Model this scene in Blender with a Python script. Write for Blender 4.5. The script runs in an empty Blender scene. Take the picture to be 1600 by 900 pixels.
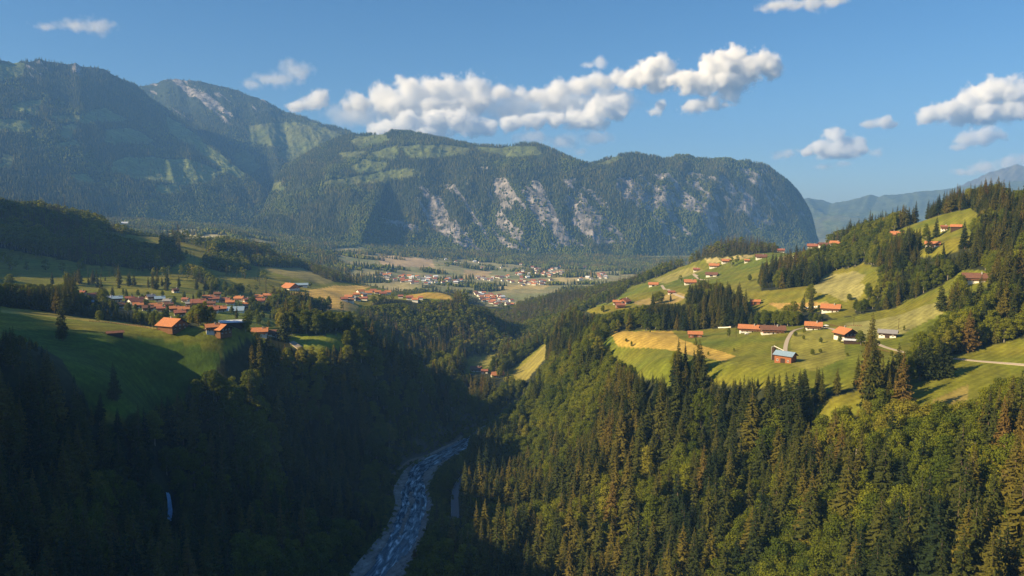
import bpy, bmesh, math, random, time
import numpy as np
T0 = time.time()
random.seed(7); RNG = np.random.default_rng(7)
scn = bpy.context.scene
COL = scn.collection
def R(a): return math.radians(a)

# ------------------------------------------------------------------ camera
CAMZ = 300.0
PITCH = math.atan(115.0 / 1200.0)
cd = bpy.data.cameras.new('camera'); cam = bpy.data.objects.new('camera', cd); COL.objects.link(cam)
cd.sensor_width = 36.0; cd.lens = 27.0; cd.clip_start = 1.0; cd.clip_end = 60000.0
cam.location = (0, 0, CAMZ); cam.rotation_euler = (math.pi / 2 - PITCH, 0, 0)
scn.camera = cam

# ------------------------------------------------------------------ light
SUN_AZ = -112.0      # degrees from the view direction, negative = left
SUN_EL = 28.0
w = bpy.data.worlds.new('World'); scn.world = w; w.use_nodes = True
nt = w.node_tree; nt.nodes.clear()
sky = nt.nodes.new('ShaderNodeTexSky'); sky.sky_type = 'NISHITA'; sky.sun_disc = False
sky.sun_elevation = R(SUN_EL); sky.sun_rotation = R(SUN_AZ)
sky.altitude = 900; sky.air_density = 1.0; sky.dust_density = 1.3; sky.ozone_density = 3.0
bg = nt.nodes.new('ShaderNodeBackground'); bg.inputs['Strength'].default_value = 0.054
hs = nt.nodes.new('ShaderNodeHueSaturation'); hs.inputs['Saturation'].default_value = 1.28
nt.links.new(sky.outputs[0], hs.inputs['Color']); nt.links.new(hs.outputs[0], bg.inputs['Color'])
wo = nt.nodes.new('ShaderNodeOutputWorld'); nt.links.new(bg.outputs[0], wo.inputs['Surface'])
sd = bpy.data.lights.new('sun', 'SUN'); sun = bpy.data.objects.new('sun', sd); COL.objects.link(sun)
sd.energy = 5.0; sd.angle = R(0.5); sd.color = (1.0, 0.77, 0.43)
sun.rotation_euler = (math.pi / 2 - R(SUN_EL), 0, -R(SUN_AZ) + math.pi)
scn.view_settings.view_transform = 'Standard'; scn.view_settings.look = 'None'
scn.view_settings.exposure = 1.16; scn.view_settings.gamma = 1.0
scn.cycles.use_denoising = True
scn.cycles.max_bounces = 14; scn.cycles.diffuse_bounces = 2; scn.cycles.transparent_max_bounces = 8
scn.cycles.volume_bounces = 14
scn.cycles.volume_step_rate = 1.0; scn.cycles.volume_max_steps = 96

# ------------------------------------------------------------------ helpers
def tag(o, label=None, cat=None, group=None, kind=None):
    if label: o['label'] = label
    if cat: o['category'] = cat
    if group: o['group'] = group
    if kind: o['kind'] = kind
    return o
def link(o, parent=None):
    COL.objects.link(o)
    if parent is not None: o.parent = parent
    return o
def ray(px, py):
    cx = (px - 800.0) / 1200.0; cy = (450.0 - py) / 1200.0
    return cx, math.cos(PITCH) + cy * math.sin(PITCH), -math.sin(PITCH) + cy * math.cos(PITCH)
def pix(px, py, d):
    """world point on the sight line through photo pixel at horizontal range d"""
    x, y, z = ray(px, py); h = math.hypot(x, y)
    return x / h * d, y / h * d, CAMZ + z / h * d
def proj(x, y, z):
    zz = z - CAMZ; c, s = math.cos(PITCH), math.sin(PITCH)
    f = y * c - zz * s; u = y * s + zz * c
    f = np.where(f > 1, f, 1)
    return 800 + 1200 * x / f, 450 - 1200 * u / f
def _hash(ix, iy, seed):
    h = (ix.astype(np.int64) * 374761393 + iy.astype(np.int64) * 668265263 + seed * 974634777) & 0xffffffff
    h = ((h ^ (h >> 13)) * 1274126177) & 0xffffffff
    return ((h ^ (h >> 16)) & 0xffff) / 65535.0
def vnoise(x, y, seed=0):
    x0 = np.floor(x); y0 = np.floor(y); fx = x - x0; fy = y - y0
    fx = fx * fx * (3 - 2 * fx); fy = fy * fy * (3 - 2 * fy)
    a = _hash(x0, y0, seed); b = _hash(x0 + 1, y0, seed); c = _hash(x0, y0 + 1, seed); d = _hash(x0 + 1, y0 + 1, seed)
    return (a * (1 - fx) + b * fx) * (1 - fy) + (c * (1 - fx) + d * fx) * fy
def fbm(x, y, seed=0, octs=5, gain=0.5, ridged=False):
    t = np.zeros(np.shape(x)); a = 1.0; n = 0
    for i in range(octs):
        ca_, sa_ = math.cos(i * .9 + .5), math.sin(i * .9 + .5)
        v = vnoise((x * ca_ - y * sa_) * 2 ** i, (x * sa_ + y * ca_) * 2 ** i, seed + i * 17)
        if ridged: v = 1 - np.abs(2 * v - 1)
        t += a * v; n += a; a *= gain
    return t / n
def inpoly(px, py, poly):
    inside = np.zeros(px.shape, bool); n = len(poly)
    for i in range(n):
        x1, y1 = poly[i]; x2, y2 = poly[(i + 1) % n]
        if y1 == y2: continue
        c = ((y1 > py) != (y2 > py)) & (px < (x2 - x1) * (py - y1) / (y2 - y1) + x1)
        inside ^= c
    return inside
def sstep(a, b, x):
    t = np.clip((x - a) / (b - a), 0, 1); return t * t * (3 - 2 * t)
def grid_mesh(name, X, Y, Z, attrs=None, col=None, smooth=True):
    nr, nc = X.shape
    co = np.stack([X, Y, Z], -1).reshape(-1, 3).astype(np.float32)
    i = np.arange(nr * nc).reshape(nr, nc)
    q = np.stack([i[:-1, :-1], i[:-1, 1:], i[1:, 1:], i[1:, :-1]], -1).reshape(-1, 4)
    me = bpy.data.meshes.new(name)
    me.vertices.add(len(co)); me.vertices.foreach_set('co', co.ravel())
    me.loops.add(q.size); me.loops.foreach_set('vertex_index', q.ravel().astype(np.int32))
    me.polygons.add(len(q)); me.polygons.foreach_set('loop_start', (np.arange(len(q)) * 4).astype(np.int32))
    me.update(calc_edges=True)
    me.polygons.foreach_set('use_smooth', np.full(len(q), smooth))
    if col is not None:
        ca = me.color_attributes.new('cover', 'FLOAT_COLOR', 'POINT')
        c4 = np.ones((len(co), 4), np.float32); c4[:, :3] = col.reshape(-1, 3)
        ca.data.foreach_set('color', c4.ravel())
    for k, v in (attrs or {}).items():
        a = me.attributes.new(k, 'FLOAT', 'POINT'); a.data.foreach_set('value', v.ravel().astype(np.float32))
    me.validate(); me.update()
    return me
def raw_mesh(name, V, F, mats=(), midx=None, smooth=False):
    me = bpy.data.meshes.new(name); me.from_pydata([tuple(v) for v in V], [], F)
    for m in mats: me.materials.append(m)
    if midx is not None: me.polygons.foreach_set('material_index', midx)
    if smooth: me.polygons.foreach_set('use_smooth', [True] * len(F))
    me.update(); return me

# ------------------------------------------------------------------ terrain control points
# (photo px, photo py, horizontal range m)  'T' = the photo shows canopy there, ground lies lower
CP = []
def P(px, py, d, T=0): x, y, z = pix(px, py, d); CP.append((x, y, z - T))
def W(px, d, z): x, y, _ = pix(px, 450, d); CP.append((x, y, z))
# under the camera and the river gorge
for px in (-400, 0, 400, 800, 1200): W(px, 130, 70)
W(600, 300, 36); W(400, 300, 40); W(800, 300, 42); W(1000, 300, 52); W(1300, 300, 72); W(1600, 300, 85); W(2000, 300, 110); W(100, 300, 70); W(-300, 300, 120)
for a in ((590, 890, 563), (640, 830, 650), (645, 770, 742), (665, 728, 820), (705, 707, 870), (738, 682, 925)): P(*a)
W(775, 1040, 30); W(800, 1200, 46); W(800, 1500, 44); W(795, 1850, 32); W(790, 2150, 26); W(785, 2400, 22)
# left gorge wall and rim
P(0, 900, 430, 14); P(150, 880, 470, 12); P(300, 880, 510, 8); P(480, 880, 548)
P(0, 760, 500, 12); P(150, 760, 540, 12); P(300, 760, 590, 12); P(450, 760, 650, 12); P(570, 780, 720)
P(0, 640, 540, 10); P(150, 690, 570, 10); P(300, 680, 650, 12); P(450, 680, 740, 14); P(600, 690, 830, 14); P(660, 690, 860)
P(60, 560, 570); P(200, 640, 590); P(320, 600, 640); P(340, 560, 680); P(430, 558, 730, 10); P(520, 560, 790, 12); P(600, 566, 840, 12); P(660, 580, 900, 12); P(710, 598, 960, 14); P(760, 630, 1020, 14)
P(600, 630, 850, 14); P(700, 650, 930, 10)
P(0, 480, 800); P(0, 540, 600); P(100, 493, 780); P(100, 540, 660); P(200, 503, 780); P(200, 560, 660); P(270, 516, 760); P(340, 524, 760); P(300, 560, 680); P(420, 526, 820); P(500, 532, 832); P(550, 526, 862); P(450, 530, 828); P(560, 533, 850, 6)
W(620, 1010, 55); W(690, 1080, 25); W(560, 1080, 85); W(470, 1000, 145); W(400, 960, 165)
# left village bench
P(360, 508, 900); P(400, 495, 1000); P(300, 487, 1100); P(200, 478, 1100); P(130, 465, 1150); P(0, 470, 1100); P(60, 470, 1120)
P(370, 470, 1250); P(450, 462, 1400); P(560, 462, 1550); P(540, 478, 1400); P(600, 462, 1700); P(480, 500, 1150, 12); P(560, 500, 1200, 14); P(590, 447, 1900); P(500, 448, 1700)
# dark wooded hill in the middle
P(600, 473, 1480, 10); P(640, 468, 1520, 8); P(700, 463, 1560, 6); P(735, 468, 1560, 8); P(770, 505, 1520, 12); P(790, 525, 1450, 16); P(600, 528, 1290, 14); P(660, 535, 1350, 14); P(720, 540, 1400, 14); P(640, 560, 1200, 12); P(720, 560, 1240, 12)
P(755, 482, 1570, 12); P(782, 514, 1520, 16); W(800, 1460, 40); W(815, 1600, 44); W(775, 1760, 40); W(745, 1720, 50); P(740, 578, 1330, 6); P(680, 572, 1270, 8); P(765, 562, 1400, 6); P(620, 560, 1200, 8); P(655, 476, 1500, 16); P(575, 480, 1420, 14); W(700, 1800, 60); W(650, 2000, 60); W(740, 1700, 45)
P(690, 460, 1640); P(640, 462, 1640)
# left middle hill
P(0, 322, 1900, 20); P(50, 324, 1900, 20); P(110, 332, 1900, 20); P(150, 345, 1900, 18); P(200, 357, 1900, 10); P(250, 368, 1950, 6); P(300, 380, 2000, 4); P(350, 383, 2050, 10); P(400, 390, 2100, 12); P(450, 402, 2150, 14); P(500, 418, 2200, 16); P(540, 440, 2200, 14)
P(0, 400, 1550); P(100, 405, 1500); P(200, 420, 1450); P(300, 430, 1450); P(400, 440, 1500); P(480, 432, 1750); P(430, 418, 1800); P(340, 410, 1700, 8); P(230, 390, 1650); P(100, 370, 1680, 10); P(0, 440, 1250); P(200, 455, 1230); P(300, 460, 1250); P(400, 455, 1380); P(560, 448, 1950)
for px, d, z in ((0, 2500, 230), (150, 2500, 200), (300, 2600, 170), (420, 2700, 120), (520, 2700, 70), (0, 3200, 230), (300, 3300, 190), (600, 2500, 45)): W(px, d, z)
# valley floor beyond, and the rise to the foot of the mountains
P(330, 363, 3500); P(240, 372, 3500); P(420, 376, 3600); P(150, 350, 4200); P(300, 352, 4300); P(420, 368, 4300); P(0, 335, 4300); P(500, 398, 3700); P(560, 400, 3600); P(620, 403, 3700); P(690, 410, 3800); P(560, 418, 3000); P(600, 425, 2900)
P(640, 430, 3000); P(700, 436, 2950); P(760, 438, 3000); P(850, 436, 3100); P(940, 430, 3300); P(760, 462, 2550); P(800, 475, 2400); P(840, 455, 2650); P(720, 452, 2700); P(780, 418, 3900); P(860, 424, 3900); P(940, 424, 3900); P(1040, 420, 4000); W(1150, 4200, 22); W(1300, 4400, 20); W(1500, 4400, 20)
P(640, 446, 2600); P(680, 446, 2600)
# right bank near the river, steep wooded slope
P(760, 890, 520); P(700, 800, 640); P(730, 770, 690); P(760, 720, 780); P(770, 680, 880); P(800, 650, 960, 10); P(800, 800, 610, 12); P(850, 720, 740, 14); P(850, 640, 850, 16); P(850, 590, 930, 16)
P(900, 890, 490, 14); P(1000, 890, 470, 14); P(1100, 890, 450, 14); P(1300, 890, 410, 14); P(1500, 890, 375, 12); P(1600, 890, 360, 12)
P(900, 720, 670, 16); P(900, 630, 780, 16); P(950, 590, 740, 14); P(1000, 700, 580, 16); P(1000, 790, 520, 16); P(1100, 700, 540, 16); P(1100, 790, 490, 16); P(1200, 700, 520, 16); P(1200, 800, 470, 16); P(1300, 700, 490, 16); P(1300, 790, 440, 16); P(1400, 700, 470, 14); P(1450, 790, 420, 14); P(1500, 700, 450, 14); P(1600, 700, 430, 14); P(1600, 790, 395, 14); P(1700, 700, 420); P(1750, 890, 350)
P(900, 560, 880, 10); P(930, 530, 930, 8); P(950, 540, 830); P(1000, 580, 660); P(1050, 592, 620); P(1130, 596, 600); P(1230, 600, 570); P(1300, 610, 560); P(1200, 640, 545, 6); P(1050, 640, 600, 14)
# near right terrace
P(960, 521, 880); P(1040, 521, 850); P(1090, 527, 800); P(1110, 560, 670); P(1180, 518, 780); P(1210, 520, 760); P(1225, 560, 640); P(1270, 514, 770); P(1300, 550, 650); P(1325, 532, 690); P(1385, 526, 710); P(1430, 505, 740); P(1480, 478, 760); P(1400, 560, 620); P(1450, 565, 620); P(1490, 556, 640); P(1600, 570, 610); P(1680, 570, 600); P(1540, 585, 590); P(1450, 640, 530); P(1500, 610, 560); P(1300, 640, 530); P(1340, 620, 545); P(1400, 640, 520, 6)
P(1520, 440, 810); P(1560, 430, 830); P(1560, 500, 700, 8); P(1600, 520, 660, 8); P(1600, 450, 760, 8); P(1700, 500, 660)
# upper right terraces
P(1340, 490, 860); P(1298, 487, 880); P(1220, 484, 950); P(1180, 478, 1000); P(1270, 462, 960); P(1310, 445, 1000); P(1340, 428, 1040); P(1400, 445, 930, 10); P(1400, 480, 830, 8); P(1250, 440, 1060, 6); P(1200, 450, 1080); P(1150, 475, 1020)
P(1100, 500, 900, 12); P(1000, 505, 940, 12); P(950, 500, 1000, 10)
P(915, 488, 1180); P(970, 479, 1180); P(1020, 480, 1150); P(1000, 460, 1300); P(1050, 458, 1280); P(1022, 447, 1430); P(1078, 444, 1400); P(1110, 433, 1450); P(1140, 440, 1300); P(1100, 412, 1650); P(1060, 418, 1700, 6); P(1085, 404, 1740, 8); P(1110, 390, 1700); P(1140, 384, 1700); P(1165, 388, 1700); P(1170, 404, 1580); P(1190, 404, 1520); P(1220, 398, 1500); P(1250, 393, 1450); P(1285, 390, 1350); P(1220, 425, 1250); P(1308, 386, 1280)
P(1250, 384, 1600, 14); P(1300, 366, 1450, 16); P(1340, 358, 1350, 18); P(1400, 336, 1280, 18); P(1450, 318, 1200, 18); P(1500, 300, 1180, 20); P(1550, 292, 1150, 20); P(1600, 286, 1120, 20); P(1700, 262, 1100, 18); P(1850, 240, 1100, 10)
P(1350, 400, 1130, 12); P(1400, 398, 1000, 8); P(1402, 374, 1120); P(1456, 385, 1000); P(1440, 400, 960); P(1480, 360, 1080); P(1510, 340, 1100); P(1470, 342, 1130); P(1500, 400, 900, 10); P(1560, 390, 880, 12); P(1600, 350, 960, 12); P(1570, 310, 1080, 8); P(1600, 400, 830, 12); P(1700, 380, 860)
# its far side and the wooded slope down to the main valley
for px, d, z in ((1600, 1700, 200), (1450, 1800, 180), (1300, 2000, 140), (1200, 2200, 110), (1700, 2600, 100), (1400, 2700, 50), (1100, 2100, 120), (1200, 3000, 20), (1700, 3400, 20), (1000, 2600, 30), (1900, 1500, 260)): W(px, d, z)
P(1040, 415, 1850, 14); P(1000, 430, 1900, 16); P(950, 447, 1850, 16); P(900, 462, 1850, 16); P(860, 462, 1950, 14); P(820, 482, 1950, 12); P(800, 505, 1850, 10); P(900, 500, 1400, 14); P(860, 520, 1300, 14); P(830, 505, 1600, 14); P(800, 540, 1500, 8); P(950, 462, 1500, 14); P(900, 480, 1600, 14)
P(735, 575, 1260); P(775, 562, 1330); P(770, 582, 1180); P(820, 585, 1130); P(850, 560, 1130); P(875, 540, 1130); P(810, 565, 1250, 6); P(790, 592, 1130); P(760, 595, 1130, 4)
# out of frame
for px, d, z in ((-300, 600, 260), (-200, 800, 240), (-200, 1200, 230), (-300, 2000, 380), (-800, 500, 300), (-800, 1500, 420), (2200, 600, 220), (2200, 1500, 420), (-800, 4000, 400), (2400, 4000, 100)): W(px, d, z)
CP = np.array(CP)
cu = np.arctan2(CP[:, 0], CP[:, 1]); cs = np.log(np.hypot(CP[:, 0], CP[:, 1]))
def phi(r2): return np.sqrt(r2 + 0.0009)
A = phi((cu[:, None] - cu[None]) ** 2 + (cs[:, None] - cs[None]) ** 2)
n = len(CP); M = np.zeros((n + 3, n + 3)); M[:n, :n] = A + np.eye(n) * -2e-3
M[:n, n] = 1; M[:n, n + 1] = cu; M[:n, n + 2] = cs; M[n, :n] = 1; M[n + 1, :n] = cu; M[n + 2, :n] = cs
WT = np.linalg.solve(M, np.concatenate([CP[:, 2], [0, 0, 0]]))
azs = np.radians(np.concatenate([np.arange(-140, -48, 2.0), np.arange(-48, -36, 0.5), np.arange(-36, 36, 0.11), np.arange(36, 48, 0.5), np.arange(48, 80.1, 2.0)]))
ss = np.linspace(math.log(120), math.log(4700), 640)
AZ, SS = np.meshgrid(azs, ss)
Zg = np.empty(AZ.shape)
for i in range(0, len(ss), 16):
    a = AZ[i:i + 16].ravel(); s = SS[i:i + 16].ravel()
    z = phi((a[:, None] - cu[None]) ** 2 + (s[:, None] - cs[None]) ** 2) @ WT[:n] + WT[n] + WT[n + 1] * a + WT[n + 2] * s
    Zg[i:i + 16] = z.reshape(-1, len(azs))
Dg = np.exp(SS); Xg = Dg * np.sin(AZ); Yg = Dg * np.cos(AZ)
# unseen hills added left of the frame to shade the gorge and hillside
for (x, y, h, rx, ry) in RIDGE if 'RIDGE' in globals() else [(-560, 50, 95, 150, 260), (-1500, 1130, 325, 260, 380), (-2100, 2300, 240, 350, 700)]:
    Zg += h * np.exp(-((Xg - x) / rx) ** 2 - ((Yg - y) / ry) ** 2)
Zg += (fbm(Xg / 110, Yg / 110, 3, 3, .42) - 0.5) * np.clip(Dg / 90, 3, 16)
Zg = np.maximum(Zg, 6 + 6 * fbm(Xg / 150, Yg / 150, 5, 3))
# river course
RIV = [pix(560, 960, 505), pix(592, 888, 563), pix(632, 835, 640), pix(646, 795, 705), pix(643, 762, 745), pix(664, 730, 815), pix(704, 708, 870), pix(736, 688, 915), pix(772, 674, 975), pix(815, 664, 1040)]
RIV = [(x, y, 30 - 0.013 * (math.hypot(x, y) - 560)) for x, y, z in RIV]
RIV[0] = (RIV[0][0], RIV[0][1], 31.0)
RIV = [(RIV[0][0] - 120, RIV[0][1] - 330, 35), (RIV[0][0] - 50, RIV[0][1] - 150, 33)] + RIV
def catmull(pts, step):
    out = []
    p = [np.array(q, float) for q in pts]; p = [2 * p[0] - p[1]] + p + [2 * p[-1] - p[-2]]
    for i in range(1, len(p) - 2):
        m = max(2, int(np.linalg.norm(p[i + 1] - p[i]) / step))
        for k in range(m):
            t = k / m
            out.append(0.5 * (2 * p[i] + (p[i + 1] - p[i - 1]) * t + (2 * p[i - 1] - 5 * p[i] + 4 * p[i + 1] - p[i + 2]) * t * t + (3 * p[i] - p[i - 1] - 3 * p[i + 1] + p[i + 2]) * t ** 3))
    out.append(p[-2]); return np.array(out)
RC = catmull(RIV, 6.0)
def near_path(C, X, Y, maxd=90):
    dist = np.full(X.shape, 1e9); idx = np.zeros(X.shape, int)
    m = (X > C[:, 0].min() - maxd) & (X < C[:, 0].max() + maxd) & (Y > C[:, 1].min() - maxd) & (Y < C[:, 1].max() + maxd)
    xs = X[m]; ys = Y[m]; dd = np.full(xs.shape, 1e9); ii = np.zeros(xs.shape, int)
    for s in range(0, len(xs), 20000):
        q = (xs[s:s + 20000, None] - C[None, :, 0]) ** 2 + (ys[s:s + 20000, None] - C[None, :, 1]) ** 2
        j = q.argmin(1); ii[s:s + 20000] = j; dd[s:s + 20000] = np.sqrt(q[np.arange(len(j)), j])
    dist[m] = dd; idx[m] = ii
    return dist, idx
RD, RI = near_path(RC, Xg, Yg)
RHW = 17.0
HWg = np.where(Dg < 800, 17 + np.clip((650 - Dg) * .05, 0, 6), np.maximum(9, 17 - (Dg - 800) * .04))
k = sstep(HWg + 1, HWg + 30, RD)
Zg = (RC[RI, 2] - 1.6) * (1 - k) + Zg * k
def height(x, y):
    x = np.asarray(x, float); y = np.asarray(y, float)
    a = np.arctan2(x, y); s = np.log(np.maximum(np.hypot(x, y), 121))
    ia = np.clip(np.interp(a, azs, np.arange(len(azs))), 0, len(azs) - 1.001); isx = np.clip((s - ss[0]) / (ss[1] - ss[0]), 0, len(ss) - 1.001)
    i0 = ia.astype(int); j0 = isx.astype(int); fa = ia - i0; fs = isx - j0
    return (Zg[j0, i0] * (1 - fa) + Zg[j0, i0 + 1] * fa) * (1 - fs) + (Zg[j0 + 1, i0] * (1 - fa) + Zg[j0 + 1, i0 + 1] * fa) * fs
def hit(px, py, dmin=200, dmax=4600):
    """ground point seen at a photo pixel"""
    x, y, z = ray(px, py); h = math.hypot(x, y)
    d = np.exp(np.linspace(math.log(dmin), math.log(dmax), 1500))
    g = height(x / h * d, y / h * d); r = CAMZ + z / h * d
    b = np.where(r <= g)[0]
    i = b[0] if len(b) else int(np.argmin(r - g))
    return np.array((x / h * d[i], y / h * d[i], g[i]))
PXg, PYg = proj(Xg, Yg, Zg)
# sight horizon per column: highest elevation angle met so far (for leaving out what nothing shows)
EL = (Zg - CAMZ) / Dg
HOR = np.maximum.accumulate(EL, 0)
def hidden(x, y, ztop, margin=0.0):
    a = np.arctan2(x, y); s = np.log(np.maximum(np.hypot(x, y), 121))
    ia = np.clip(np.interp(a, azs, np.arange(len(azs))), 0, len(azs) - 1).astype(int); js = np.clip((s - ss[0]) / (ss[1] - ss[0]) - 2, 0, len(ss) - 1).astype(int)
    d = np.exp(s)
    return (ztop + margin - CAMZ) / d < HOR[js, ia]
print('terrain', n, 'points', round(time.time() - T0, 1))
# ------------------------------------------------------------------ land cover
OPEN = [
 [(-100,470),(0,478),(60,486),(130,497),(200,503),(270,517),(345,527),(385,530),(345,560),(335,585),(330,610),(290,640),(230,668),(180,665),(140,640),(120,600),(95,560),(50,535),(-100,530)],
 [(110,455),(300,457),(400,450),(420,462),(590,446),(720,457),(708,467),(655,470),(600,467),(578,474),(560,492),(500,487),(462,480),(440,484),(438,515),(420,530),(345,528),(270,517),(240,500),(150,480)],
 [(-100,395),(0,388),(60,398),(130,412),(200,420),(255,425),(290,405),(262,388),(232,384),(165,362),(160,345),(200,350),(250,365),(280,378),(350,380),(405,388),(380,402),(400,415),(470,418),(520,440),(600,446),(560,462),(300,462),(130,458),(-100,445)],
 [(448,522),(552,523),(548,540),(500,552),(455,540)],
 [(720,560),(777,549),(786,560),(770,582),(728,584)], [(784,584),(818,562),(866,525),(852,562),(820,598),(790,600)],
 [(908,485),(960,470),(985,447),(1030,432),(1060,418),(1100,405),(1180,397),(1250,392),(1295,380),(1280,402),(1215,428),(1185,440),(1190,455),(1270,447),(1300,425),(1350,412),(1400,425),(1372,470),(1340,490),(1300,498),(1240,496),(1180,487),(1160,478),(1140,468),(1090,462),(1070,475),(1050,480),(1030,472),(990,482),(940,492)],
 [(945,520),(1000,515),(1070,517),(1160,512),(1250,508),(1300,500),(1370,485),(1430,465),(1490,435),(1500,420),(1550,425),(1545,450),(1495,470),(1482,495),(1440,522),(1430,545),(1395,590),(1340,606),(1300,612),(1240,612),(1180,606),(1140,602),(1050,604),(1000,590),(960,568),(938,550)],
 [(1470,560),(1530,545),(1590,530),(1700,525),(1700,600),(1600,612),(1545,612),(1510,650),(1455,662),(1410,640),(1400,600),(1440,585)],
 [(1262,650),(1300,622),(1350,608),(1350,645),(1310,668)],
 [(1365,368),(1400,362),(1440,345),(1475,335),(1520,325),(1532,345),(1515,385),(1480,400),(1440,402),(1430,380),(1400,378)],
 [(1548,312),(1600,290),(1640,290),(1640,310),(1580,325)], [(1550,425),(1610,402),(1640,420),(1600,440)],
]
FAROPEN = [[(500,392),(560,385),(605,398),(680,403),(760,408),(850,420),(1000,424),(1100,420),(1100,450),(880,452),(850,470),(800,500),(745,470),(700,458),(600,456),(540,440),(548,420)], [(230,362),(285,357),(350,362),(360,375),(300,378)],
 [(380,372),(420,368),(440,380),(400,384)]]
WOOD = [  # trees standing inside the open land
 [(322,398),(340,390),(385,395),(392,420),(370,428),(325,420)], [(285,418),(300,420),(345,452),(330,456)],
 [(120,470),(150,468),(200,482),(240,494),(300,500),(300,488),(330,500),(310,512),(262,508),(200,498),(130,490)],
 [(372,478),(430,474),(470,478),(515,482),(512,488),(440,487),(380,488)],
 [(395,386),(450,385),(500,402),(560,436),(540,441),(480,420),(440,408),(400,402)],
 [(1195,428),(1260,415),(1300,404),(1302,424),(1265,443),(1215,452),(1195,445)],
 [(1050,598),(1062,575),(1100,582),(1120,600)],
 [(430,498),(470,486),(560,494),(560,510),(440,512)],
 [(1382,425),(1405,415),(1432,450),(1400,482),(1335,492),(1340,478),(1370,462)],
 [(1260,505),(1235,492),(1250,488),(1290,488),(1300,498)],
]
PATCH = [  # (polygon, base colour, stripe)
 ([(430,462),(520,447),(585,446),(560,456),(530,466),(560,475),(556,490),(500,486),(440,470)], (.50,.34,.09)),
 ([(628,457),(702,457),(706,467),(650,467)], (.40,.28,.06)),
 ([(338,484),(438,486),(440,500),(400,509),(345,502)], (.16,.20,.035)),
 ([(950,518),(1050,517),(1062,530),(1150,556),(1132,566),(1040,546),(968,542)], (.40,.28,.060)),
 ([(1198,474),(1293,472),(1302,481),(1230,489)], (.36,.24,.07)),
 ([(1270,447),(1291,431),(1335,423),(1352,430),(1343,442),(1352,446),(1345,465),(1318,471),(1295,460),(1273,457)], (.27,.25,.09)),
 ([(1320,505),(1400,495),(1450,475),(1487,466),(1492,480),(1470,492),(1430,511),(1400,527),(1370,532),(1325,520)], (.24,.23,.075)),
 ([(985,472),(1060,456),(1075,464),(1040,482),(1010,480)], (.32,.24,.08)),
 ([(1235,520),(1300,515),(1320,530),(1322,560),(1270,580),(1238,570)], (.22,.21,.04)),
 ([(400,418),(470,416),(520,440),(505,444),(450,432)], (.24,.21,.07)),
 ([(0,478),(60,486),(130,497),(200,503),(270,517),(200,508),(100,497),(0,488)], (.32,.27,.06)),
 ([(0,515),(60,515),(140,520),(250,530),(335,545),(345,560),(330,610),(230,668),(140,640),(95,560),(50,535)], (.060,.105,.012)),  # shade over the lower left meadow, put into its grass colour
 ([(440,520),(556,520),(552,548),(450,540)], (.20,.23,.03)),  # sunlight on the shelf meadow, put in as brighter green
 ([(735,560),(777,549),(786,560),(770,578)], (.20,.19,.045)),
 ([(800,585),(866,525),(852,562),(820,598)], (.24,.21,.05)),
 ([(1100,404),(1180,396),(1175,402),(1105,412)], (.34,.29,.12)),
 ([(1215,402),(1262,395),(1262,405),(1225,412)], (.26,.24,.10)),
 ([(1020,437),(1085,415),(1100,422),(1040,444)], (.24,.22,.06)),
 ([(1455,625),(1515,600),(1505,645),(1460,655)], (.22,.18,.05)),
]
FPATCH = [([(585,402),(600,398),(675,405),(680,418),(600,416)], (.45,.34,.2)), ([(565,428),(600,426),(625,440),(580,440)], (.33,.27,.14)), ([(725,422),(770,424),(760,432),(725,434)], (.4,.3,.15)),
 ([(740,446),(860,444),(850,452),(760,452)], (.42,.34,.14)), ([(835,413),(870,420),(830,424)], (.4,.3,.2)), ([(860,432),(900,426),(930,434),(880,442)], (.40,.33,.15)), ([(280,358),(350,362),(355,374),(290,374)], (.33,.30,.16))]
def classify(X, Y, Z, PX, PY, D):
    """forest density 0..1 and colour of the ground"""
    jx = PX + (fbm(X / 25, Y / 25, 41, 3) - .5) * 9; jy = PY + (fbm(X / 25, Y / 25, 43, 3) - .5) * 5
    forest = np.ones(X.shape)
    for p in OPEN: forest[inpoly(jx, jy, p) & (D < 2350)] = 0
    for p in FAROPEN: forest[inpoly(jx, jy, p) & (D >= 2300)] = 0
    for p in WOOD: forest[inpoly(jx, jy, p) & (D < 2350)] = 1
    # copses and hedges on the far floor
    cl = fbm(X / 160, Y / 60, 77, 4)
    forest[(D > 2300) & (D < 5000) & (cl > .66)] = 1
    rn = fbm(X / 60, Y / 60, 51, 3); rn2 = fbm(X / 350, Y / 350, 55, 3); rn3 = fbm(X / 20, Y / 20, 57, 1)
    g1 = np.array((.100, .135, .014)); g2 = np.array((.195, .175, .022))
    t = np.clip(rn2 * 1.6 - .3 + (rn - .5) * 1.0 + (rn3 - .5) * .5, 0, 1)[..., None]
    col = g1 * (1 - t) + g2 * t
    fl = (D > 2300)
    tf = vnoise(X / 130 + 3, Y / 70, 91)
    colf = np.array((.16, .19, .08)) * (1 - tf[..., None]) + np.array((.36, .30, .15)) * tf[..., None]
    col[fl] = colf[fl]
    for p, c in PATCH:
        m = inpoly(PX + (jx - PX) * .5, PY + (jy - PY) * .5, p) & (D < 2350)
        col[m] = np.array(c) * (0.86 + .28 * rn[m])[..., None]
    for p, c in FPATCH:
        m = inpoly(PX + (jx - PX) * .5, PY + (jy - PY) * .5, p) & (D > 2300); col[m] = np.array(c) * (0.86 + .28 * rn[m])[..., None]
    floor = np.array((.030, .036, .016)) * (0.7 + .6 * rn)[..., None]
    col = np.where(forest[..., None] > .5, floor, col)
    bank = RDall(X, Y)
    forest = np.where(bank < RHW + 3, 0, forest)
    m = bank < RHW + 16
    kk = sstep(RHW + 6, RHW + 16, bank + (rn3 - .5) * 8)[..., None]
    col = np.where(m[..., None], np.array((.12, .115, .10)) * (1 - kk) + np.array((.05, .07, .025)) * kk, col)
    return forest, col
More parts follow.
